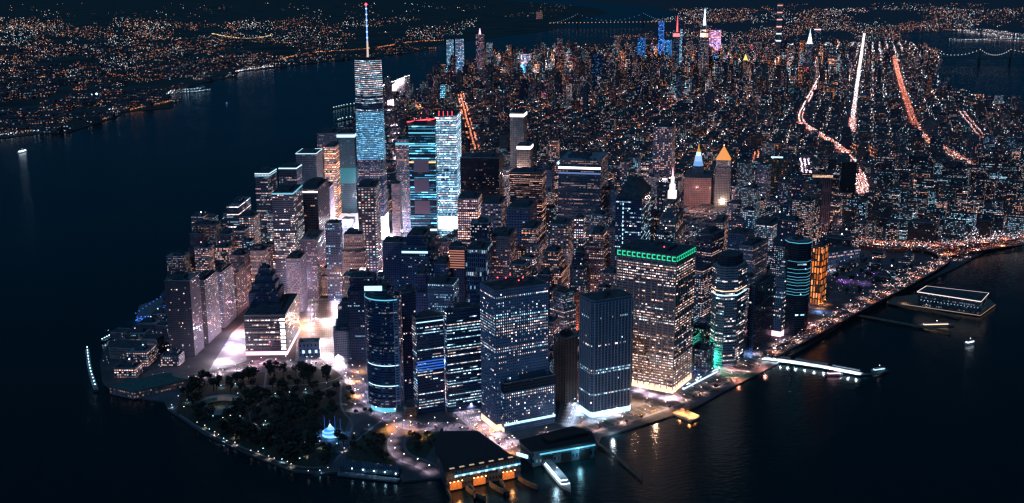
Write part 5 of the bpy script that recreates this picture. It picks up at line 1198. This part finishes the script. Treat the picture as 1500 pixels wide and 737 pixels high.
for x, y, az in cells:
    q = PJ(x, y); d = math.hypot(x-CX, y-CY)
    if not (-30 < q[0] < 1530) or q[1] < 10: continue
    x += rn.uniform(-5, 5); y += rn.uniform(-5, 5)
    if not inpoly(x, y, MANL) or nearroad(x, y, 8) or not free(x, y, 20, .5): continue
    if d > 5500 and rn.random() < .35: continue
    dens = mn.noise(Vector((x*.0011, y*.0011, 3)))
    dens2 = mn.noise(Vector((x*.004, y*.004, 9)))
    mid = math.exp(-((y-6100)/1500)**2)*math.exp(-((x-2500)/1500)**2); chel = math.exp(-((y-5200)/900)**2)*math.exp(-((x-900)/500)**2)
    H = rn.uniform(13, 24)
    if rn.random() < .07+.15*max(0, dens2): H = rn.uniform(34, 62)
    if rn.random() < mid*.75: H = rn.uniform(40, 120)+80*max(0, dens2)*mid
    if rn.random() < chel*.4: H = rn.uniform(35, 90)
    if y > 7900: H = min(H, 40)
    w1, w2 = rn.uniform(22, 46), rn.uniform(20, 32)
    if H > 70: w1 *= .8
    bay = max(4.0, d*.00125); fh_ = max(4.0, d*.00115)
    lit = rn.choice((.08, .14, .2, .28, .4, .16))*(1+1.2*mid)*(1.25 if dens > 0 else .8); warm = rn.choice((.25, .45, .5, .55, .65, .75, .9))
    col = rn.choice(pal)[0]; s_ = st(tuple(c*.5 for c in col), bay, fh_, .5, .42, lit*1.15, warm, rn.uniform(1.0, 3.4)*(1+.4*mid), .1, tint=((1, 1, 1) if rn.random() < .93 else rn.choice(((.2, .5, 1), (.3, .9, 1), (1, .4, .8)))), seed=rn.random()*50)
    p = rect(x, y, w1, w2, -rad(az)); B1.prism(p, 0, H, s_, 0, tmi=1); nb += 1
    if H > 90: B1.prism(inset(p, .6), H, H*1.15, s_, 0, tmi=1)
    for _k in range(3 if rn.random() < .6 else 2):
        a = rad(29); off = rn.choice((-1, 1))*28
        lamp(x+math.cos(a)*off+rn.uniform(-16, 16), y-math.sin(a)*off+rn.uniform(-16, 16), rn.uniform(6, 16), d, rn, k=1.0, pw=1.5*(1.6 if dens > .1 else .8))
    if rn.random() < .16: lamp(x+rn.uniform(-12, 12), y+rn.uniform(-10, 10), H+2.5, d, rn, pw=1.6)
print('far boxes', nb)
tag(B1.build('distant_buildings', [FAC, ROOF]), 'dense mass of low far city blocks spreading to the horizon', 'buildings', kind='stuff')
def scatter(px0, px1, py0, py1, n, P, seed, thr=-.05, warmth=None, boxes=0, hmax=20, pyexp=1.0, pwr=1.0, name='x'):
    rr = random.Random(seed); B = MB(); k = 0; t = 0
    while k < n and t < n*12:
        t += 1; px = rr.uniform(px0, px1); py = py0+(py1-py0)*rr.random()**pyexp
        x, y = G(px, py)
        if not inpoly(x, y, P): continue
        v = mn.noise(Vector((px*.012, py*.06, seed)))+.5*mn.noise(Vector((px*.04, py*.15, seed+4)))
        if v < thr+rr.uniform(-.15, .15): continue
        d = math.hypot(x-CX, y-CY); k += 1
        o_ = mn.noise(Vector((px*.02, py*.05, seed+9)))
        pal_ = [(1, .32, .1), (1, .42, .2), (1, .5, .35), (1, .36, .18), (1, .6, .5)] if o_+rr.uniform(-.3, .3) > -.14 else [(.6, .8, .9), (1, .7, .62), (1, .6, .5), (.5, .8, .95)]
        lamp(x, y, rr.uniform(5, 14), d, rr, rr.choice(pal_), .66, L1, pwr*1.25)
        if boxes and rr.random() < boxes and py > 60:
            B.box(x+rr.uniform(-30, 30), y+rr.uniform(10, 40), 0, rr.uniform(10, hmax), rr.uniform(30, 80), rr.uniform(25, 60), rr.uniform(-.3, .6), st((.12, .11, .11), max(6, d*.0022), max(5, d*.0018), .5, .42, rr.choice((.1, .25, .4)), rr.choice((.4, .55, .7, .9)), rr.uniform(.9, 2.2), .1, seed=rr.random()*50), 0, 1)
    if boxes: tag(B.build('distant_buildings', [FAC, ROOF]), 'low %s building mass across the river' % name, 'buildings', kind='stuff')
scatter(-20, 700, 26, 200, 7600, NJ, 3, thr=-.02, boxes=.2, hmax=32, pwr=1.0, name='far shore', pyexp=.9)
scatter(-20, 420, 30, 120, 2200, NJ, 5, thr=.12, pwr=1.2)
scatter(700, 1530, 12, 60, 3200, MANL, 13, pwr=1.0, boxes=.25, hmax=40, name='uptown')
scatter(1180, 1530, 16, 74, 3300, QN, 17, boxes=.3, pwr=1.1, name='eastern shore')
scatter(1000, 1530, 14, 60, 1500, MANL, 23, thr=.05, pwr=1.1)
scatter(-20, 1530, 5, 26, 260, NJ, 29, thr=.1, pwr=.9); scatter(700, 1530, 5, 16, 220, MANL, 31, thr=.1, pwr=.9)
def string(pts, stepk, cols, pw=1.0, k=1.0, z=9, jit=3, seed=1, rows=1, wd=0):
    rr = random.Random(seed)
    for r_ in range(rows):
        o_ = offs(pts, (r_-(rows-1)/2)*wd/max(1, rows-1)) if rows > 1 else pts
        d = math.hypot(pts[0][0]-CX, pts[0][1]-CY)
        for x, y, a in along(o_, d*stepk, rr.random()*d*stepk*.9+.1): lamp(x+rr.uniform(-jit, jit), y+rr.uniform(-jit, jit), z*rr.uniform(.6, 1.3), math.hypot(x-CX, y-CY), rr, rr.choice(cols), k, L1, pw)
OR = [(1, .32, .08), (1, .42, .16), (1, .24, .05)]; RD = [(1, .2, .1), (1, .1, .06), (1, .3, .15), (1, .6, .55), (1, .3, .12), (1, .15, .1)]; WH = [(1, .82, .85), (1, .92, .95), (.85, .85, 1), (1, .75, .75)]; BLW = [(.55, .8, 1), (.8, .9, 1)]
string(smooth(GP((395, 92), (450, 78), (520, 74), (560, 70), (600, 62), (650, 60)), 1), .0016, OR, 2.2, .9)
string(smooth(GP((20, 125), (70, 112), (110, 106), (180, 112)), 1), .002, OR, 1.6, .9)
string(smooth(GP((310, 50), (340, 56), (372, 58), (400, 52)), 1), .0016, [(1, .65, .3)], 2.0, .9)
string(GP((190, 163), (254, 150)), .0014, OR, 2.2, .9, seed=2); string(GP((0, 200), (60, 194)), .0018, BLW, 1.5); string(GP((150, 165), (180, 160)), .0018, BLW, 1.6)
string(GP((345, 106), (400, 98)), .0013, WH+BLW, 1.5); string(GP((235, 140), (310, 133)), .0016, BLW, 1.6); string(GP((240, 137), (300, 130)), .0016, BLW, 1.3)
for (x, y) in ((135, 144), (142, 143), (152, 142), (165, 142)): lamp(*G(x, y), 20, 8000, R, (.5, .75, 1), 2.0, L1, 3)
string(ROADS['allen'][0], .0007, WH+RD[:1], 1.5, .8, rows=2, wd=9, jit=5); string(ROADS['allen'][0][:4], .0010, RD, 1.6, rows=3, wd=24, seed=3)
string(ROADS['first'][0], .0009, RD, 1.7, rows=2, wd=16, k=.75, seed=4, jit=7); string(ROADS['first'][0][:6], .0011, OR+BLW, 1.6, seed=8)
string(ROADS['bowery'][0], .0010, RD+WH, 1.9, rows=2, wd=16, seed=5); string(ROADS['bowery'][0][:6], .001, WH+RD, 2.6, rows=3, wd=30, seed=15)
string(ROADS['sixth'][0], .0008, OR+RD, 1.9, rows=3, wd=30, seed=6); string(ROADS['church'][0], .001, OR, 1.8, rows=2, wd=18); string(ROADS['lafayette'][0], .001, OR+RD, 2.0, rows=3, wd=24)
string(ROADS['madison'][0], .0009, [(1, .7, .8), (.9, .7, 1)], 2.2, rows=3, wd=24); string(ROADS['avec'][0], .0013, RD+BLW, 1.5, rows=2, wd=18)
string(smooth(GP((586, 268), (582, 225), (578, 190), (571, 155), (575, 130), (590, 118)), 1), .0007, [(1, .8, .95), (1, .7, .85)], 2.6, 1.3, rows=3, wd=22)
for _i in range(6): string(ROADS['far%d' % _i][0], .0030, RD+OR, 1.0, rows=2, wd=14, k=.8, seed=50+_i, z=14, jit=8)
string(GP((560, 128), (585, 118), (600, 112)), .0012, WH, 2)
string(GP((1170, 182), (1200, 200), (1245, 228)), .0009, OR+RD, 2.0, rows=2, wd=16); string(GP((1250, 215), (1300, 235)), .0012, OR, 2, rows=3, wd=60)
string(GP((1335, 190), (1350, 203), (1430, 250)), .0012, OR+BLW, 1.8, rows=2, wd=20)
string(RMP, .0009, RD+WH, 2.0, rows=4, wd=22, z=20, k=.9, seed=21); string(FDR, .0016, RD+WH, 1.6, rows=2, wd=14, z=14, k=.7, seed=23); string(RM2, .0011, RD+OR, 1.9, rows=2, wd=12, z=12, k=.9)
string(GP((1380, 352), (1440, 350), (1500, 335)), .0009, WH, 2.0, rows=5, wd=90, k=.9, seed=25); string(GP((1195, 350), (1300, 364), (1400, 366)), .0009, RD+OR, 2.2, rows=5, wd=50)
string(GP((1390, 58), (1500, 62)), .0014, OR+WH, .8, seed=33); string(GP((1395, 60), (1500, 57)), .0014, BLW, .8, seed=34); string(GP((1420, 44), (1500, 56)), .001, WH, .7, rows=2, wd=300, seed=35, jit=90)
for k in range(60): lamp(*G(R.gauss(1345, 9), R.gauss(262, 7)), R.uniform(6, 25), 3200, R, R.choice(OR), 1, L1, 1.8)
for k in range(70): lamp(*G(R.gauss(1262, 8), R.gauss(278, 14)), R.uniform(6, 20), 3000, R, R.choice(RD+WH), 1, L1, 2.6)
for k in range(90): lamp(*G(R.uniform(1210, 1480), R.uniform(300, 350)), R.uniform(6, 60), 2900, R, R.choice(WH+BLW+OR), .8, L1, 1.3)
for k in range(60): lamp(*G(R.uniform(1215, 1300), R.uniform(398, 435)), R.uniform(4, 8), 2500, R, R.choice(WH+OR+BLW), .7, L1, 1.2)
for k in range(30): a = R.random(); lamp(*G(1218+70*a+R.uniform(-4, 4), 408+8*math.sin(a*6)+R.uniform(-3, 3)), 5, 2500, R, R.choice([(.55, .15, 1), (.8, .4, 1), (.4, .3, 1)]), .8, L1, 2.4)
for k in range(70): lamp(*G(R.uniform(1050, 1090), R.uniform(302, 322)), R.uniform(5, 14), 2900, R, R.choice([(.4, .4, 1), (.8, .85, 1), (1, .6, .3)]), .9, L1, 2.4)
for k in range(60): lamp(*G(R.uniform(150, 280), R.uniform(485, 552)), R.uniform(4, 6), 2200, R, R.choice(BLW+WH), .55, L1, 1.6)
tag(L1.build('distant_street_lamps', GLOW), 'thousands of tiny orange and white lamps of the far streets', 'street lights', kind='stuff')
# ------------------------------------------------------------------ street lamps, cars, trees
def lamp_proto(m_head, h=9):
    q = MB(); q.tube((0, 0, 0), (0, 0, h), .13, 5, r2=.08); q.tube((0, 0, h), (1.8, 0, h+.5), .07, 4); pole = q.mesh('pole', METAL)
    q = MB(); q.box(2.1, 0, h+.28, h+.55, 1.3, .6, 0); head = q.mesh('lamp_head', m_head); return pole, head
PROTO = {'white': lamp_proto(E_LAMPW), 'blue': lamp_proto(E_LAMPB), 'sodium': lamp_proto(E_LAMPO), 'pink': lamp_proto(E('lamp_pink', (1, .62, .5), 9, 'NONE')), 'park_blue': lamp_proto(E('park_lamp_blue', (.4, .8, 1), 5, 'NONE'), 4.2), 'park_white': lamp_proto(E('park_lamp_warm', (1, .75, .6), 4, 'NONE'), 4.2)}
LCOL = {'pink': (1, .58, .48), 'white': (.98, .7, .86), 'blue': (.62, .78, 1), 'sodium': (1, .36, .1), 'park_blue': (.55, .8, 1), 'park_white': (1, .8, .72)}
LIGHTD = {}; LK = 1.15
ORD = 'first second third fourth fifth sixth seventh eighth ninth tenth eleventh twelfth thirteenth fourteenth fifteenth sixteenth seventeenth eighteenth nineteenth'.split()
def ordn(i):
    if i < 19: return ORD[i]
    t, u = divmod(i+1, 10); T = ['', '', 'twent', 'thirt', 'fort', 'fift', 'sixt', 'sevent', 'eight', 'ninet'][min(t, 9)]
    return T+'ieth' if u == 0 else T+'y-'+ORD[u-1]
def street_lamp(x, y, kind, e, label, group, rz=0, name='street_lamp', z=0):
    r = tag(empty(name, x, y, z, rz), label, 'street lamp', group); pole, head = PROTO[kind]; inst('pole', pole, r); h = inst('lamp_head', head, r)
    if e:
        key = (kind, e)
        if key not in LIGHTD:
            l = bpy.data.lights.new('lamp_light', 'SPOT'); l.spot_size = rad(132); l.spot_blend = .7; l.energy = e*LK; l.color = LCOL[kind]; l.shadow_soft_size = .35; LIGHTD[key] = l
        lo = bpy.data.objects.new('lamp_light', LIGHTD[key]); C.objects.link(lo); lo.parent = r; lo.location = (2.1, 0, 4.0 if 'park' in kind else 8.8)
    return r
nl = [0]
def row(key, kind, e, step, label, side=1, u0=0, u1=1, o0=3):
    pts, wd = ROADS[key]; L = along(offs(pts, side*(wd/2+1)), step, o0); n = len(L)
    for i, (x, y, a) in enumerate(L):
        if u0 <= i/max(1, n) <= u1: street_lamp(x, y, kind, e, '%s %s' % (ordn(i), label), label, a+(math.pi/2 if side > 0 else -math.pi/2)); nl[0] += 1
row('state', 'white', 8000, 26, 'white street lamp along the road curving between the park and towers', 1)
row('state', 'white', 5000, 34, 'white street lamp on the park side of the curving road', -1)
row('battery', 'white', 30000, 28, 'pinkish street lamp on the short road at the top of the park')
row('west', 'white', 95000, 34, 'street lamp on the wide glaring avenue by the apartment towers', 1, 0, .42)
row('west', 'white', 45000, 42, 'street lamp on the river side of the wide glaring avenue', -1, 0, .5)
row('tunnel', 'white', 80000, 17, 'blinding lamp on the white lit plaza between the blocks', 1)
row('tunnel', 'white', 30000, 30, 'lamp at the left edge of the white lit plaza', -1)
row('whitehall', 'white', 14000, 21, 'street lamp on the bright street beside the gridded tower', 1)
row('whitehall', 'white', 26000, 32, 'street lamp on the terminal side of the bright street', -1)
row('south', 'pink', 19000, 42, 'street lamp along the riverside road', 1)
row('south', 'pink', 16000, 60, 'street lamp on the inland side of the riverside road', -1)
row('slip', 'blue', 26000, 18, 'blue white lamp beside the ribbed tower')
row('water', 'white', 16000, 26, 'lamp in the street behind the waterfront towers')
row('ferryloop', 'white', 9000, 24, 'lamp on the loop road beside the ferry terminal')
def spots(px, kind, e, label, name='street_lamp', z=0, grp=None):
    for i, (a, b) in enumerate(px): street_lamp(*G(a, b), kind, e, '%s %s' % (ordn(i), label) if not grp else label, grp or label, R.uniform(0, 6), name, z)
spots([(880, 612), (893, 610), (907, 607), (922, 602), (866, 616), (851, 606), (846, 596)], 'blue', 24000, 'blue white lamp at the foot of the ribbed tower')
spots([(915, 566), (935, 572), (955, 578), (975, 584), (990, 582)], 'white', 70000, 'white lamp at the foot of the green crowned slab')
spots([(1005, 566), (1025, 557), (1045, 548)], 'blue', 22000, 'blue white lamp by the lit bus shelter near the green floodlamp')
spots([(565, 632), (580, 626), (600, 633), (625, 640), (740, 668), (752, 664), (718, 655)], 'sodium', 45000, 'orange sodium lamp on the forecourt by the ferry terminal')
spots([(518, 560), (522, 580), (526, 545)], 'sodium', 60000, 'orange lamp at the street corner beside the park')
spots([(505, 560), (510, 590), (500, 540), (520, 600), (480, 545), (450, 542)], 'white', 26000, 'white lamp at the upper edge of the park')
spots([(1146, 500), (1160, 492), (1172, 485)], 'white', 24000, 'pinkish lamp at the foot of the stepped pale tower')
spots([(1200, 452), (1210, 446)], 'sodium', 20000, 'orange lamp under the golden lit block')
spots([(705, 625), (715, 632), (728, 640)], 'sodium', 22000, 'amber lamp along the gridded tower forecourt')
park = [(260, 585), (277, 590), (272, 600), (253, 598), (288, 624), (302, 628), (306, 634), (313, 638), (320, 642), (327, 646), (335, 650), (343, 652), (310, 614), (325, 616), (340, 613), (352, 613), (322, 625), (369, 626), (384, 635), (372, 622), (385, 628), (389, 622), (369, 635), (346, 642), (363, 642), (437, 634), (445, 652), (418, 630),
        (370, 664), (378, 667), (388, 661), (394, 672), (403, 675), (411, 678), (421, 682), (429, 684), (437, 676), (447, 670), (454, 694), (470, 693), (480, 689), (346, 567), (316, 565), (326, 569), (347, 580), (360, 587), (387, 585), (405, 581), (426, 579), (446, 575), (478, 566), (533, 560), (470, 650), (469, 658), (495, 655), (503, 662), (560, 618), (540, 628), (520, 640)]
for i, (a, b) in enumerate(park):
    blue = b < 600 or i % 3 == 0
    street_lamp(*G(a, b), 'park_blue' if blue else 'park_white', 2600 if i % 2 else 0, 'short park lamp with a bluish white globe among dark trees' if blue else 'short park lamp with a warm white globe among dark trees', 'park lamps', R.uniform(0, 6), 'park_lamp')
for k in range(5): pt_light('unseen_floodlight', *G(495+7*k, 322+(k % 2)*5, 40), 40, 200000, (1, .93, 1), 2)  # unseen lights set above the white deck
# white deck whose own emission stands in for the floodlit glare
dk = ccw(flat([(489, 327), (529, 330), (527, 297), (505, 297), (487, 312)], 24)); r = root_at('construction_deck', dk, 'white construction deck left of the tallest tower, its floodlit glare put in as glow', 'building site'); m = MB(); m.prism(dk, 0, 24, None, 0); m.build('deck', mat('glare_sheeting', (.75, .74, .76), .7, noise=.25, nscale=.12, emit=(1, .92, .98), est=.9), r)
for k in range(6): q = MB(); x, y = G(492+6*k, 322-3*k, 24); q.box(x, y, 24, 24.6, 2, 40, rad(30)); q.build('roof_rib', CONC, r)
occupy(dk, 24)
# bus shelter canopy with blue white light
a, b = G(1000, 572), G(1052, 545); r = root_at('lit_canopy', [a, b], 'long glazed canopy lit blue white beside the riverside road', 'canopy'); ang = math.atan2(b[1]-a[1], b[0]-a[0]); cx_, cy_ = (a[0]+b[0])/2, (a[1]+b[1])/2; l = math.dist(a, b)
m = MB(); m.box(cx_, cy_, 5, 5.5, l, 6, ang); m.build('roof', CONC, r); m = MB(); m.box(cx_, cy_, 1, 4.95, l*.98, 2.5, ang); m.build('lit_glazing', E('canopy_glow', (.6, .8, 1), 1.7), r)
# market hall by the seaport and the lit low blocks
tower('market_building', 'long grey market block with white lit stripes beyond the golden lit tower', 1213, 371, 0, (1213, 392), -40, 46, 75, st((.45, .45, .5), 3, 5, .5, .5, .35, .45, 1.8, .4), cat='building', pent=False)
for (a, b, e, c_) in ((470, 500, 300000, (1, .82, .82)), (480, 470, 300000, (1, .76, .68)), (478, 520, 160000, (1, .8, .85)), (450, 480, 300000, (1, .3, .1)), (345, 510, 130000, (1, .8, .92)), (352, 490, 150000, (1, .8, .92)), (325, 530, 120000, (1, .8, .9)), (1225, 396, 30000, (1, .9, 1)), (1205, 400, 20000, (1, .85, .95)), (1215, 395, 24000, (1, .9, 1)), (1260, 288, 90000, (1, .5, .45)), (1245, 300, 60000, (1, .35, .25)), (1195, 300, 60000, (1, .4, .1)), (1165, 306, 60000, (1, .4, .08)), (1070, 322, 60000, (1, .45, .2)), (1195, 350, 60000, (1, .45, .35)), (1250, 352, 50000, (1, .4, .3)), (1330, 362, 50000, (1, .4, .28)), (1400, 358, 60000, (1, .6, .6)), (1450, 352, 60000, (1, .65, .7)),
                     (572, 345, 300000, (1, .95, 1)), (590, 338, 160000, (.7, .75, 1)), (560, 360, 300000, (1, .9, .95)), (600, 345, 120000, (.5, .6, 1)), (480, 330, 160000, (1, .7, .8)), (455, 400, 160000, (.9, .8, 1)), (452, 432, 140000, (1, .85, .95)), (465, 345, 120000, (1, .7, .8)), (442, 470, 60000, (1, .45, .25)), (492, 450, 80000, (1, .45, .3)),
                     (1240, 412, 16000, (.6, .2, 1)), (1265, 415, 14000, (.6, .3, 1)), (505, 240, 100000, (1, .6, .7)), (843, 500, 16000, (1, .35, .2)), (842, 540, 14000, (1, .4, .3)), (640, 560, 40000, (1, .75, .8)), (650, 540, 20000, (1, .75, .8)), (700, 520, 20000, (.6, .7, 1)), (545, 540, 30000, (1, .7, .8)), (545, 500, 24000, (1, .8, .85)), (745, 480, 30000, (.8, .7, 1)), (835, 470, 30000, (1, .5, .4)), (800, 440, 40000, (1, .7, .7)), (880, 480, 30000, (1, .7, .75)), (600, 500, 30000, (.6, .7, 1)), (700, 450, 40000, (.7, .75, 1)), (930, 470, 30000, (1, .75, .75)), (1015, 470, 26000, (1, .6, .5)),
                     (1025, 330, 60000, (1, .5, .4)), (1000, 340, 60000, (1, .5, .45)), (760, 345, 60000, (1, .7, .75)), (860, 440, 40000, (1, .7, .7)), (500, 430, 40000, (1, .6, .6)), (560, 430, 40000, (.6, .8, 1))):
    x, y = G(a, b); pt_light('added_street_glow', x, y, 11, e*.9, c_, 1.2)  # bodiless lights added to brighten streets and nearby walls
for pts_, z_, stp, e_, cs in ((FDR, 15, 75, 20000, ((1, .45, .3), (1, .55, .45), (1, .3, .12))), (RMP, 20, 65, 60000, ((1, .3, .12), (1, .22, .1), (1, .45, .3))), (RM2, 12, 80, 50000, ((1, .3, .12), (1, .4, .25))), (ROADS['bowery'][0][:12], 14, 90, 60000, ((1, .3, .15), (1, .3, .3))), (ROADS['first'][0], 14, 160, 60000, ((1, .25, .1),))):
    for i_, (x, y, a_) in enumerate(along(pts_, stp, 20)): pt_light('added_road_glow', x, y, z_, e_, cs[i_ % len(cs)], 1)  # bodiless lights added above the decks so the roads glow
k = 0; rl = random.Random(91)
for gx_ in range(-330, 760, 58):
    for gy_ in range(90, 1250, 62):
        x, y = gx_+rl.uniform(-14, 14), gy_+rl.uniform(-14, 14); q = PJ(x, y)
        if inpoly(q[0], q[1], OPEN) or not inpoly(x, y, MANL) or not free(x, y, 3, 1) : continue
        k += 1
        pt_light('added_street_glow', x, y, 10, rl.uniform(18000, 75000)*(.7 if 540 < q[0] < 800 else .5 if q[0] < 540 else .9), rl.choice(((1, .38, .5), (1, .45, .62), (1, .28, .2), (.7, .45, 1))) if q[0] < 540 else rl.choice(((.2, .4, 1), (.2, .55, 1), (.5, .35, 1), (1, .4, .4))) if q[0] < 800 else rl.choice(((1, .36, .3), (1, .45, .48), (1, .26, .15), (.3, .5, 1))), 1.2)  # unseen lights added between buildings, tinted to wash the facades
print('narrow street lamps', k)
# base uplights of two towers, plus unseen lights added to brighten stone faces
for (px, py, h, e, c_) in ((856, 618, 6, 45000, (.75, .85, 1)), (905, 616, 6, 45000, (.75, .85, 1)), (1015, 322, 60, 420000, (1, .45, .35)), (1038, 322, 60, 300000, (1, .45, .35)), (935, 574, 12, 130000, (1, .6, .38)), (965, 584, 12, 130000, (1, .6, .38)), (1208, 350, 25, 160000, (1, .5, .45)), (1200, 330, 60, 120000, (1, .55, .45)), (1058, 312, 40, 160000, (1, .6, .4)), (1130, 320, 40, 200000, (1, .7, .4)),
                          (765, 345, 60, 500000, (1, .65, .5)), (765, 340, 150, 300000, (1, .65, .5)), (972, 365, 80, 400000, (1, .65, .65)), (972, 370, 180, 300000, (1, .65, .65)), (515, 430, 50, 160000, (1, .6, .5)), (1155, 500, 8, 15000, (1, .75, .7)), (1205, 458, 8, 15000, (1, .5, .15)), (985, 300, 190, 120000, (1, .8, .85)), (585, 345, 40, 200000, (1, .75, .75)), (500, 350, 60, 300000, (1, .6, .75)), (455, 430, 40, 200000, (1, .75, .85))):
    x, y = G(px, py); pt_light('unseen_floodlight', x-20, y-45, h, e*.35, c_, 2)
# --- cars
CARC = [mat('car_paint_%d' % i, c, .35, .3) for i, c in enumerate(((.5, .5, .52), (.03, .03, .035), (.7, .5, .05), (.25, .03, .03), (.6, .6, .6)))]
GLASS = mat('car_glass', (.02, .025, .03), .1)
cm_ = []
for k in range(5):
    q = MB(); q.frustum([(-2.2, -.9), (2.2, -.9), (2.2, .9), (-2.2, .9)], .35, [(-2.2, -.9), (2.1, -.88), (2.1, .88), (-2.2, .9)], .95); body = q.mesh('car', CARC[k])
    q = MB(); q.frustum([(-1.7, -.8), (.9, -.8), (.9, .8), (-1.7, .8)], .95, [(-1.4, -.65), (.3, -.65), (.3, .65), (-1.4, .65)], 1.5); cab = q.mesh('cabin', GLASS); cm_.append((body, cab))
q = MB(); q.box(0, 0, -.12, .12, .12, .4); HL = q.mesh('headlight', E_HEAD); q = MB(); q.box(0, 0, -.1, .1, .12, .4); TL = q.mesh('taillight', E_TAIL)
q = MB()
for sx__ in (-1.4, 1.4):
    for sy__ in (-.95, .75): q.tube((sx__, sy__, .35), (sx__, sy__+.2, .35), .34, 8)
WH_ = q.mesh('wheels', DARK)
CN = ['silver', 'black', 'yellow', 'dark red', 'white']
CC = {}
def car(x, y, z, a, k, where):
    i_ = CC.get((k, where), 0); CC[(k, where)] = i_+1
    r = bpy.data.objects.new('car', cm_[k][0]); C.objects.link(r); r.location = (x, y, z); r.rotation_euler[2] = a; tag(r, '%s %s car with lit headlights on the %s' % (ordn(i_), CN[k], where), 'car', '%s cars on the %s' % (CN[k], where))
    inst('cabin', cm_[k][1], r); inst('wheels', WH_, r)
    for s_ in (-.6, .6): inst('headlight', HL, r, (2.2, s_, .7)); inst('taillight', TL, r, (-2.22, s_, .75))
def traffic(pts, wd, z, n, where, u0=0, u1=1, seed=1):
    rr = random.Random(seed); L = along(pts, 3); L = L[int(len(L)*u0):int(len(L)*u1)]
    used = set()
    for j in sorted(rr.randrange(len(L)//3) for i in range(n)):
        ln = rr.choice((-3, -1, 1, 3))
        if (j, ln) in used: continue
        used.add((j, ln)); x, y, a = L[j*3]; o_ = ln*wd/8.5; car(x+math.sin(a)*o_, y-math.cos(a)*o_, z, a+(0 if ln > 0 else math.pi), rr.randrange(5), where)
traffic(ROADS['state'][0], 20, .3, 34, 'curving road by the park', seed=2); traffic(ROADS['west'][0], 38, .3, 50, 'wide glaring avenue', 0, .45, 3)
traffic(ROADS['south'][0], 28, .3, 50, 'riverside road', seed=4); traffic(FDR, 22, 9.05, 60, 'elevated highway', seed=5); traffic(ROADS['whitehall'][0], 20, .3, 16, 'bright street by the gridded tower', seed=6)
traffic(ROADS['battery'][0], 18, .3, 8, 'road at the top of the park', seed=7); traffic(RMP, 22, 14.05, 30, 'bridge approach', seed=8)
# --- trees
def crown_mesh(seed, lm, r=4.6):
    rr = random.Random(seed); q = MB(); cl_ = []
    for k in range(11):
        a = rr.uniform(0, 6.28); e = rr.uniform(-.4, 1.2); d = rr.uniform(.2, .72)*r; cl_.append((d*math.cos(a)*math.cos(e), d*math.sin(a)*math.cos(e), 7+d*math.sin(e)*.95, rr.uniform(1.1, 2.1)))
    for (x, y, z, s_) in cl_:
        for j in range(34):
            v = Vector((rr.gauss(0, 1), rr.gauss(0, 1), rr.gauss(0, 1))).normalized()*s_*rr.uniform(.55, 1.05); c_ = Vector((x, y, z))+v
            n = (v.normalized()+Vector((rr.uniform(-.6, .6), rr.uniform(-.6, .6), rr.uniform(-.2, .8)))).normalized(); t = n.orthogonal().normalized(); b = n.cross(t); h = rr.uniform(.28, .6)
            q.face([c_-t*h-b*h*.6, c_+t*h-b*h*.6, c_+t*h*.7+b*h, c_-t*h*.7+b*h])
    tr = MB(); tr.tube((0, 0, 0), (.1, .1, 3.6), .32, 6, r2=.2)
    for k in range(6):
        x, y, z, _ = cl_[k]; tr.tube((.1, .1, 3.2), (x*.8, y*.8, z), .14, 4, r2=.04)
    return q.mesh('crown', lm), tr.mesh('trunk', BARK)
TR = [crown_mesh(1, LEAF[0]), crown_mesh(2, LEAF[1]), crown_mesh(3, LEAF[0], 3.8), crown_mesh(4, LEAF[1], 5.4)]
tn = 0
def tree(x, y, lab, s_=None):
    global tn
    k = R.randrange(4); r = tag(empty('tree', x, y, 0, R.uniform(0, 6)), lab, 'tree', lab.replace('tree', 'trees')); s_ = (s_ or R.uniform(1.3, 2.3)); r.scale = (s_, s_, s_*R.uniform(.9, 1.15)); inst('crown', TR[k][0], r); inst('trunk', TR[k][1], r); tn += 1
def clear_road(x, y): return not nearroad(x, y, 5)
lamps_xy = [(o_.location.x, o_.location.y) for o_ in C.objects if o_.name.startswith('park_lamp')]
PK_ = [(285, 562), (390, 548), (485, 543), (500, 585), (490, 620), (505, 655), (475, 684), (430, 680), (370, 658), (300, 628), (262, 604), (268, 575)]
tries = 0
while tn < 175 and tries < 3000:
    tries += 1; a, b = R.uniform(255, 510), R.uniform(543, 690); x, y = G(a, b)
    if not inpoly(a, b, PK_) or not clear_road(x, y) or math.dist((a, b), (322, 594)) < 22 or math.dist((a, b), (484, 637)) < 17: continue
    if any(math.dist((x, y), q) < 5 for q in lamps_xy): continue
    if 375 < a < 500 and 555 < b < 590 and R.random() < .7: continue
    tree(x, y, 'dark park tree on the lawn around the round fort' if a < 400 else 'dark park tree near the glowing carousel')
for px, n, lb in (([(520, 640), (600, 650), (575, 680), (505, 665)], 26, 'tree in the dark triangle beside the loop road'), ([(505, 535), (548, 610), (520, 612), (495, 560)], 12, 'street lit tree at the edge of the park'), ([(600, 645), (655, 630), (640, 660), (610, 668)], 10, 'tree between loop road and ferry terminal')):
    k = 0; t_ = 0
    while k < n and t_ < 400:
        t_ += 1; a, b = R.uniform(500, 660), R.uniform(530, 690)
        if inpoly(a, b, px) and clear_road(*G(a, b)): tree(*G(a, b), lb, R.uniform(.8, 1.2)); k += 1
for x, y, a in along(offs(ROADS['south'][0], 21), 14, 60):
    if R.random() < .4: tree(x, y, 'small tree on the river wall esplanade', R.uniform(.5, .8))
k = 0
while k < 34:
    a, b = R.uniform(1222, 1345), R.uniform(385, 432)
    if inpoly(a, b, LOW2) and clear_road(*G(a, b)) and free(*G(a, b), 3): tree(*G(a, b), 'tree in the dark lot behind the elevated highway', R.uniform(1, 1.6))
    k += 1
print('objects', len(C.objects), 'lamps', nl[0], 'trees', tn)
